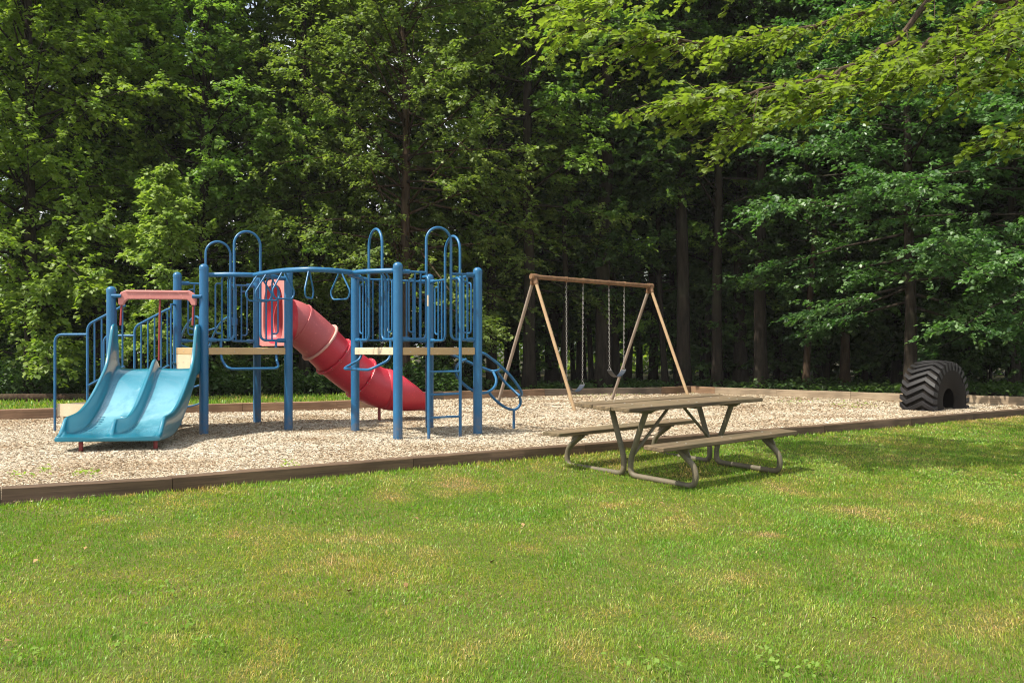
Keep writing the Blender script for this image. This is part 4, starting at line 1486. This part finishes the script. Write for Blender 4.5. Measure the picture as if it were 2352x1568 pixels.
PROTO = {
    "edge": make_tree("edge", 101, 13.5, 1.0, 3.4, 105, 15, 28, 0.118, 0.15, LEAF["yellow"], M["bark"], el0=12, el1=70),
    "edge2": make_tree("edge2", 102, 16.0, 2.2, 3.7, 115, 15, 28, 0.118, 0.19, LEAF["mid"], M["bark"], el0=12, el1=70),
    "centre": make_tree("centre", 103, 15.5, 2.6, 4.0, 130, 16, 28, 0.112, 0.17, LEAF["olive"], M["barkbrown"]),
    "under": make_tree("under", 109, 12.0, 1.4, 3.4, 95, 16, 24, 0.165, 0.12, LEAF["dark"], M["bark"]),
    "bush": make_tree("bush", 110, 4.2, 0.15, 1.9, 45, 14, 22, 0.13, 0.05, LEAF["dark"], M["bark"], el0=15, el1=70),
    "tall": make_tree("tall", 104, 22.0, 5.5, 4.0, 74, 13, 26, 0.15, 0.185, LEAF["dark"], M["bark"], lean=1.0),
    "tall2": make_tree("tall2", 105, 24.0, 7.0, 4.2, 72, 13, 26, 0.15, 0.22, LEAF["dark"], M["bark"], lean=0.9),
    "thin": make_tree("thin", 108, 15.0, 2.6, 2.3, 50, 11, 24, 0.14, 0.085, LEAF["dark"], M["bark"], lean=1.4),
    "sapling": make_tree("sapling", 106, 5.4, 0.9, 1.25, 50, 10, 16, 0.125, 0.035, LEAF["yellow"], M["bark"], droop=0.2),
    "layer": make_tree("layer", 107, 14.0, 2.4, 4.8, 85, 21, 30, 0.122, 0.16, LEAF["cool"], M["bark"], el0=-6, el1=48, droop=0.10, tsd=0.2),
}
USED = set()


def tree(kind, u, Y, label, group=None, scale=1.0, rot=None, leaf=None, bark=None, name="broadleaf_tree", z=0.0, zs=1.0):
    x = (u - CX) / F * Y
    root = bpy.data.objects.new(name, None)
    root.empty_display_size = 0.5
    COL.objects.link(root)
    root.location = (x, Y, z)
    root.rotation_euler = (0, 0, RNG.uniform(0, 2 * pi) if rot is None else rot)
    root.scale = (scale, scale, scale * zs)
    tag(root, label, "tree", group)
    for part, me, mt in (("trunk", PROTO[kind][0], bark), ("crown", PROTO[kind][1], leaf)):
        o = bpy.data.objects.new(part, me)
        COL.objects.link(o)
        o.parent = root
        if mt is not None:
            o.material_slots[0].link = "OBJECT"
            o.material_slots[0].material = mt
    return root


G_E = "leafy trees along the wood's edge"
# left edge, low branched and bright
tree("edge", -70, 25.0, "bright yellow green tree reaching in over the picture's left edge", G_E, 1.2, 0.3)
tree("edge", 70, 24.0, "bright low-branched tree behind the fallen log at far left", G_E, 1.15, 2.0)
tree("edge2", 230, 27.0, "leafy tree behind the blue stair handrail", G_E, 1.0, 1.1, leaf=LEAF["yellow"])
tree("edge2", 345, 29.5, "tall leafy tree behind the pink crossbar and sapling", G_E, 1.15, 0.2, leaf=LEAF["yellow"])
tree("edge2", 590, 30.5, "leafy green tree behind the left tower's tall arches", G_E, 1.15, 4.4, leaf=LEAF["olive"])
tree("centre", 815, 31.0, "olive tree filling the gap behind the trapeze beam's right end", G_E, 1.1, 2.1, bark=M["bark"])
tree("sapling", 385, 22.5, "slender pale green sapling above the pink crossbar", G_E, 1.0, 0.5, name="sapling", leaf=LEAF["olive"])
tree("edge2", 470, 27.0, "green tree rising behind the tallest left tower posts", G_E, 1.0, 2.7, leaf=LEAF["mid"])
tree("edge", 700, 28.0, "olive green tree behind the red tube slide and trapeze beam", G_E, 1.1, 4.0, leaf=LEAF["olive"])
tree("centre", 928, 27.0, "brown-trunked tree standing right behind the ladder tower", G_E, 1.0, 0.9)
tree("centre", 1130, 29.5, "olive tree behind the loop climber, left of the swings", G_E, 0.95, 3.6, bark=M["bark"])
tree("layer", 2090, 25.0, "cool green tree with layered boughs hanging left of the big tyre", G_E, 1.0, 0.4)
tree("layer", 2400, 23.0, "cool green tree with layered boughs above the big tyre at right", G_E, 1.0, 2.2)
tree("sapling", 1060, 30.0, "small dark sapling in the gap between ladder tower and swings", G_E, 0.9, 1.5, name="sapling", leaf=LEAF["mid"])
tree("edge2", 1270, 33.0, "mid green tree whose crown fills the gap above the lower swing", G_E, 0.95, 5.1, leaf=LEAF["mid"])
tree("layer", 1500, 33.5, "green tree with flat boughs behind the swing beam's right end", G_E, 0.95, 1.3, leaf=LEAF["mid"])
tree("tall", 1215, 28.5, "tall mid green tree rising above the left end of the swing beam", G_E, 1.0, 0.4, leaf=LEAF["mid"])
tree("tall2", 1570, 30.0, "tall dark green tree rising above the right end of the swing beam", G_E, 1.0, 2.4, leaf=LEAF["dark"])
# trunks one can tell apart in the dark wood
G_T = "dark trunked trees inside the wood"
TR_ = [(1290, 30, "thin", 1.15, "slim dark trunk left of the lower swing's chains"), (1335, 34, "tall", 0.9, "dark trunk between the lower swing's chains"), (1388, 29.5, "tall2", 1.15, "thickest dark trunk between the two swings"),
       (1440, 33, "thin", 1.2, "slim dark trunk behind the higher swing's chains"), (1530, 31, "thin", 1.1, "slim dark trunk behind the swing beam's right end"), (1648, 30, "tall", 0.9, "dark trunk above the picnic table's far end"),
       (1702, 31, "tall2", 1.0, "tall straight trunk over the silvery border timber"), (1748, 29.5, "tall", 1.1, "thick dark trunk right of the tall straight one"), (1850, 29, "thin", 1.1, "slim brown trunk under the layered boughs"),
       (1940, 30, "tall", 0.8, "brown trunk left of the big tyre"), (2060, 32, "tall2", 0.8, "dark trunk straight above the big tyre"), (2215, 30, "tall", 0.9, "dark trunk above the big tyre's right side"), (2330, 28, "tall", 0.9, "dark trunk near the right picture edge")]
for u, Y_, k, s_, lab in TR_:
    tree(k, u, Y_, lab, G_T, s_, bark=M["barkbrown"] if "brown" in lab else None)
LT = [(80, 31, "tall"), (500, 34, "tall2"), (1010, 34, "tall2"), (1180, 36, "tall"), (2500, 27, "tall2"), (2600, 24, "tall")]
for u, Y_, k in LT:
    tree(k, u, Y_, "tall dark tree deep in the wood, its crown merging with its neighbours", "tall trees merging deep in the wood", RNG.uniform(.9, 1.1))
for u in (1720, 1800, 1880, 1980, 2040, 2150, 2260, 2340, 2450, 2560):
    tree("under", u, RNG.uniform(29, 38), "dark bushy tree filling the gaps between the trunks of the wood", "bushy trees filling the wood", RNG.uniform(.85, 1.2))
for i in range(17):
    u = -60 + 2760 * (i + RNG.random()) / 17
    tree("under", u, np.interp(u, [-300, 800, 1600, 2700], [27, 31, 34, 28]) + RNG.uniform(0, 5), "dark bushy tree filling the gaps between the trunks of the wood", "bushy trees filling the wood", RNG.uniform(.85, 1.2))
for i in range(8):
    u = 150 + 2400 * (i + RNG.random()) / 8
    tree(("tall", "tall2", "thin")[i % 3], u, RNG.uniform(36, 46), "tall dark tree deep in the wood, its crown merging with its neighbours", "tall trees merging deep in the wood", RNG.uniform(.85, 1.1))


for u in (1235, 1262, 1318, 1360, 1418, 1468, 1500, 1556, 1590, 1622, 1676, 1728, 1790, 1815, 1895, 1985):
    tree("thin", u, RNG.uniform(30, 39), "slim dark-trunked tree standing among others in the wood behind swings and table", "slim trees of the dark wood", RNG.uniform(.95, 1.35), zs=1.15)
for i in range(18):
    u = (1610, 1665, 1720, 1780, 1835, 1890, 1945, 2000, 2055, 2110, 2165, 2220, 2275, 2330, 2390, 150, 420, 720)[i]
    tree("bush", u, RNG.uniform(31, 35) - (u > 2150) * 3, "dark shrub standing between the trunks of the wood", "shrubs between the trunks", RNG.uniform(.75, 1.2), name="shrub")
# undergrowth and the sunlit thicket beyond the wood: masses nobody could count
def leaf_mass(name, n, fx, leaf, mat, label, cat):
    x, y, z = fx(n)
    Pp = np.stack([x, y, z], -1)
    nn = len(x)
    l = leaf * RNG.uniform(.6, 1.4, nn)
    tint = np.clip(.45 + (vnoise(x, y, .8, 41) - .5) * .7 + RNG.normal(0, .2, nn), 0, 1)
    v = leaves4(Pp, RNG.uniform(0, 2 * pi, nn), RNG.normal(-.25, .4, nn), l, l * RNG.uniform(.25, .42, nn), RNG, tint)
    o = bpy.data.objects.new(name, np_mesh(name, v, 4, LEAF4, {"tint": tint}, mat))
    COL.objects.link(o)
    tag(o, label, cat, kind="stuff")


def under(n):
    u = RNG.uniform(-250, 2600, n)
    yb = np.interp(u, [-250, 0, 500, 850, 1000, 1587, 1800, 2100, 2600], [19.0, 22.3, 24.5, 26.0, 25.5, 28.2, 26.6, 24.3, 21.0])
    k = (u < 1050) | (RNG.random(n) < 0.3)
    u, yb = u[k], yb[k] + 1.3 * (u[k] > 1050)
    y = yb + RNG.gamma(1.6, 1.7, len(u))
    n = len(u)
    x = (u - CX) / F * y
    low = np.clip((u - 900) / 300, 0, 1)
    hmax = (1 - 0.72 * low) * (0.25 + 1.1 * vnoise(x, y, 1.1, 51) ** 2 + 0.5 * vnoise(x, y, 0.4, 52) ** 2)
    return x, y, 0.02 + hmax * RNG.random(n) ** 0.6
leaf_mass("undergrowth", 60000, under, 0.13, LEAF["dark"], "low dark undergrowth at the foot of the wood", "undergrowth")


def thicket(n):
    x = RNG.uniform(-48, 17, n)
    y = 50 + RNG.random(n) * 8
    h = 2.0 + 5.0 * vnoise(x, y * 0, 5.0, 61) + 2.5 * vnoise(x, y * 0, 1.6, 62)
    return x, y, h * RNG.random(n) ** 0.7
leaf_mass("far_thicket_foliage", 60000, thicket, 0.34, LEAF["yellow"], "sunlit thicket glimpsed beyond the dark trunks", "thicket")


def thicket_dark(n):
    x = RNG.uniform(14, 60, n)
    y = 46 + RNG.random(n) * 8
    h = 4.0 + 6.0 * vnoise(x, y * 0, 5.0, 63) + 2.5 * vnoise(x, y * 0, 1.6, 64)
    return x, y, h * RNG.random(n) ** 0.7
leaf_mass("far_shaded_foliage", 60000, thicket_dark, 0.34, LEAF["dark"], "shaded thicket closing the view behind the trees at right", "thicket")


def weeds(n):
    xs, ys = [], []
    for (u, v, ru, rv, m) in ((45, 1099, 26, 3, 24), (100, 1085, 12, 3, 20), (665, 1074, 10, 4, 30), (190, 1093, 16, 3, 40), (1380, 908, 50, 3, 160), (1450, 903, 60, 2, 110), (1580, 897, 20, 3, 50), (1960, 932, 30, 5, 90), (1830, 925, 25, 4, 60), (1985, 1030, 10, 3, 12)):
        vv = v + RNG.normal(0, rv, m)
        uu = u + RNG.normal(0, ru, m)
        Y0 = EYE * F / np.maximum(60, vv - HV)
        xs.append((uu - CX) / F * Y0)
        ys.append(Y0)
    x, y = np.concatenate(xs), np.concatenate(ys)
    k = inside(x, y, OUT) & (front_d(x, y) > 0.13)
    x, y = x[k], y[k]
    return x, y, RNG.uniform(0.015, 0.07, len(x))
leaf_mass("bed_weeds", 1, weeds, 0.04, LEAF["yellow"], "small green weeds sprouting through the wood chips", "weeds")


def clover(n):
    xs, ys, zs = [], [], []
    spots = [(2200, 1115, 130, 10, 240), (2290, 1140, 60, 10, 120), (2080, 1135, 40, 6, 40), (160, 1355, 22, 5, 22), (390, 1400, 26, 14, 40), (470, 1525, 30, 6, 18), (280, 1530, 26, 5, 14), (1530, 1545, 22, 12, 30), (1770, 1510, 14, 26, 30), (1880, 1545, 26, 10, 24), (60, 1560, 30, 5, 16), (430, 1478, 14, 5, 12), (1430, 1545, 20, 6, 12)]
    for (u, v, ru, rv, m) in spots:
        vv, uu = v + RNG.normal(0, rv, m), u + RNG.normal(0, ru, m)
        Y0 = 1.47 * F / (vv - HV)
        xs.append((uu - CX) / F * Y0)
        ys.append(Y0)
    x, y = np.concatenate(xs), np.concatenate(ys)
    return x, y, lawn_z(x, y) + RNG.uniform(0.035, 0.07, len(x))
leaf_mass("lawn_clover", 1, clover, 0.029, LEAF["clover"], "scattered clover and broad-leaf weeds in the lawn", "clover")

M["deadleaf"] = mat_attr("dead_leaf", [(0.0, (0.16, 0.09, 0.04)), (1.0, (0.36, 0.25, 0.12))])


def dead(n):
    y = RNG.uniform(4.2, 12, n)
    x = RNG.uniform(-.56, .56, n) * y
    k = front_d(x, y) < -0.15
    x, y = x[k], y[k]
    return x, y, lawn_z(x, y) + RNG.uniform(0.02, 0.045, len(x))
leaf_mass("fallen_leaves", 40, dead, 0.04, M["deadleaf"], "dry tan leaf scraps strewn over the lawn", "fallen leaves")

# ------------------------------------------------------------------ overhanging maple
def maple():
    global ORIGIN
    rng = np.random.default_rng(55)
    root = thing("maple_tree", (8.6, 11.6, -0.05), "yellow green maple whose leafy branches hang in from the upper right", "tree")
    fork = A(8.5, 11.7, 4.3)
    mb = MB()
    tpth = spline([A(8.6, 11.6, -0.3), A(8.62, 11.62, 1.5), A(8.55, 11.65, 3.0), fork, A(8.3, 11.9, 6.5), A(8.2, 12.0, 9.0)], 5)
    mb.tube(tpth, np.linspace(0.24, 0.08, len(tpth)), 14)
    limbs = []
    def limb(pts, r0, twigs, spread, lo=0.2):
        path = spline(pts, 7)
        path = [p + rng.normal(0, .018, 3) * (0 < i < len(path) - 1) for i, p in enumerate(path)]
        mb.tube(path, np.linspace(r0, 0.006, len(path)), 7)
        limbs.append((path, twigs, spread, lo))
    # boughs that reach into the frame
    limb([fork, at(2290, -200, 11.4), at(2054, 0, 11.2), at(1808, 70, 11.0), at(1600, 96, 10.7), at(1330, 62, 10.4)], 0.06, 86, 0.9, 0.22)
    limb([fork, at(2300, -110, 10.8), at(2054, 95, 10.6), at(1914, 169, 10.4), at(1720, 215, 10.2), at(1530, 232, 10.0)], 0.05, 78, 0.85, 0.25)
    limb([fork, at(2340, 0, 10.4), at(2180, 70, 10.3), at(2020, 180, 10.2), at(1840, 225, 10.1), at(1660, 290, 10.0)], 0.045, 58, 0.8, 0.25)
    limb([fork, at(2200, -330, 11.8), at(1800, -150, 11.5), at(1500, -60, 11.0), at(1290, 15, 10.6)], 0.06, 78, 1.0, 0.22)
    limb([fork, at(2480, -120, 10.6), at(2320, 20, 10.3), at(2180, 110, 10.0), at(2060, 150, 9.8)], 0.04, 60, 0.8, 0.25)
    limb([fork, at(2560, -40, 9.9), at(2400, 40, 9.7), at(2280, 90, 9.5), at(2150, 165, 9.3)], 0.035, 40, 0.7, 0.3)
    limb([fork, at(2380, 100, 9.6), at(2300, 160, 9.3), at(2190, 215, 9.1)], 0.03, 26, 0.45, 0.3)
    limb([fork, at(2430, 200, 9.2), at(2370, 290, 9.0), at(2270, 320, 8.9)], 0.03, 18, 0.4, 0.4)
    # upper crown, above the frame, which shades the right of the lawn
    for i in range(9):
        a = rng.uniform(-1.9, 1.9)
        el = rng.uniform(0.15, 0.8)
        L = rng.uniform(2.5, 4.2)
        z = rng.uniform(5.2, 8.6)
        st_ = A(8.3, 11.9, z)
        d = A(cos(a) * cos(el), sin(a) * cos(el), sin(el))
        limb([st_, st_ + d * L * .5, st_ + d * L - A(0, 0, .3)], 0.045, 16, 0.9, 0.25)
    # added outer boughs, unseen above the frame, stretched to shade the right lawn
    for a, z, L in ((-2.3, 6.4, 8.4), (-2.5, 6.8, 8.0), (-2.1, 6.0, 7.4), (-2.8, 6.6, 5.4), (2.9, 7.4, 5.0)):
        d = A(cos(a), sin(a), 0.12)
        st_ = A(8.4, 11.8, z)
        limb([st_, st_ + d * L * .5 + A(0, 0, .3), st_ + d * L - A(0, 0, .1)], 0.05, 30, 1.0, 0.6)
    Pp, D, S, Lf, Tn = [], [], [], [], []
    for path, tw, spread, lo in limbs:
        n = len(path)
        for k in range(tw):
            f_ = lo + (1 - lo) * rng.random() ** 0.8
            i = min(n - 2, int(f_ * (n - 1)))
            b = np.array(path[i])
            t = unit(np.array(path[i + 1]) - np.array(path[i]))
            sd = unit(np.cross(t, A(0, 0, 1))) * (1 if rng.random() < .5 else -1)
            d = unit(t * rng.uniform(.4, 1.0) + sd * rng.uniform(.2, 1.0) + A(0, 0, rng.normal(-.12, .14)))
            L = spread * rng.uniform(.45, 1.15)
            tip = b + d * L - A(0, 0, .10 * L)
            mb.tube([b, b + d * L * .5, tip], [0.007, 0.005, 0.0025], 4, cap=False)
            m = int(22 * L / 0.8) + 6
            tn_ = rng.normal(0, .15)
            for q_ in range(m):
                u = rng.uniform(.12, 1.03)
                p = b + d * L * u - A(0, 0, .10 * L * u * u)
                a = atan2(d[1], d[0]) + (1 if q_ % 2 else -1) * rng.uniform(.3, 1.4)
                el = rng.normal(-.32, .3)
                ld = A(cos(a) * cos(el), sin(a) * cos(el), sin(el))
                pet = rng.uniform(.03, .08)
                Pp.append(p + ld * pet * A(1, 1, .6))
                D.append(ld)
                Lf.append(rng.choice([rng.uniform(.04, .07), rng.uniform(.06, .095)]))
                Tn.append(np.clip(.5 + tn_ + rng.normal(0, .2), 0, 1))
    Pp, D, Lf, Tn = np.array(Pp), np.array(D), np.array(Lf), np.array(Tn)
    n = len(Pp)
    nr = np.stack([rng.normal(0, .38, n), rng.normal(0, .38, n), np.ones(n)], -1)
    S = np.cross(D, nr)
    S /= np.linalg.norm(S, axis=1)[:, None]
    Nn = np.cross(S, D)
    # maple outline (along, across, lift), stem at the origin
    half = [(0.0, 0.0, 0), (-.06, .22, .02), (.10, .34, .03), (.12, .56, -.03), (.34, .36, .03), (.52, .54, -.04), (.60, .24, .02), (.80, .22, -.01)]
    outl = half + [(1.0, 0.0, -.08)] + [(a, -b, c) for a, b, c in half[:0:-1]]
    v = np.stack([Pp + D * (Lf * a)[:, None] + S * (Lf * b)[:, None] + Nn * (Lf * c)[:, None] for a, b, c in outl] + [Pp + D * (Lf * .38)[:, None] - Nn * (Lf * .05)[:, None]], 1)
    m = len(outl)
    fc = [(k, (k + 1) % m, m) for k in range(m)]
    me = np_mesh("maple_crown", v - ORIGIN[None, None], m + 1, fc, {"tint": Tn}, LEAF["maple"])
    mb.build("trunk", M["barkmaple"], root)
    o = bpy.data.objects.new("crown", me)
    COL.objects.link(o)
    o.parent = root
maple()

# small thing lying about
c0 = at(1500, 1005, 13.1)
ORIGIN = A(c0[0], c0[1], 0)
mb = MB().tube(spline([A(c0[0] - .16, 13.15, .025), A(c0[0] - .02, 13.1, .04), A(c0[0] + .12, 13.12, .03), A(c0[0] + .25, 13.0, .025)], 5), [0.008] * 14 + [0.006, 0.003], 6)
tag(mb.build("fallen_twig", M["barkbrown"]), "thin dark twig on the chips behind the table's left leg", "twig")

# thin air volume added only to lift the dark tones of the wood
m, nt, out = nodes("added_haze_air")
pv = nt.nodes.new("ShaderNodeVolumePrincipled")
pv.inputs["Color"].default_value = (0.93, 0.94, 0.93, 1)
pv.inputs["Density"].default_value = 0.00028
nt.links.new(pv.outputs[0], out.inputs[1])
hz = MB().box((0, 130, 16.5), (1, 0, 0), (0, 1, 0), (0, 0, 1), 420, 420, 19.0).build("added_haze", m, origin=(0, 0, 0), smooth=False)
tag(hz, "faint added air that lifts the dark tones of the wood", "added_haze", kind="stuff")
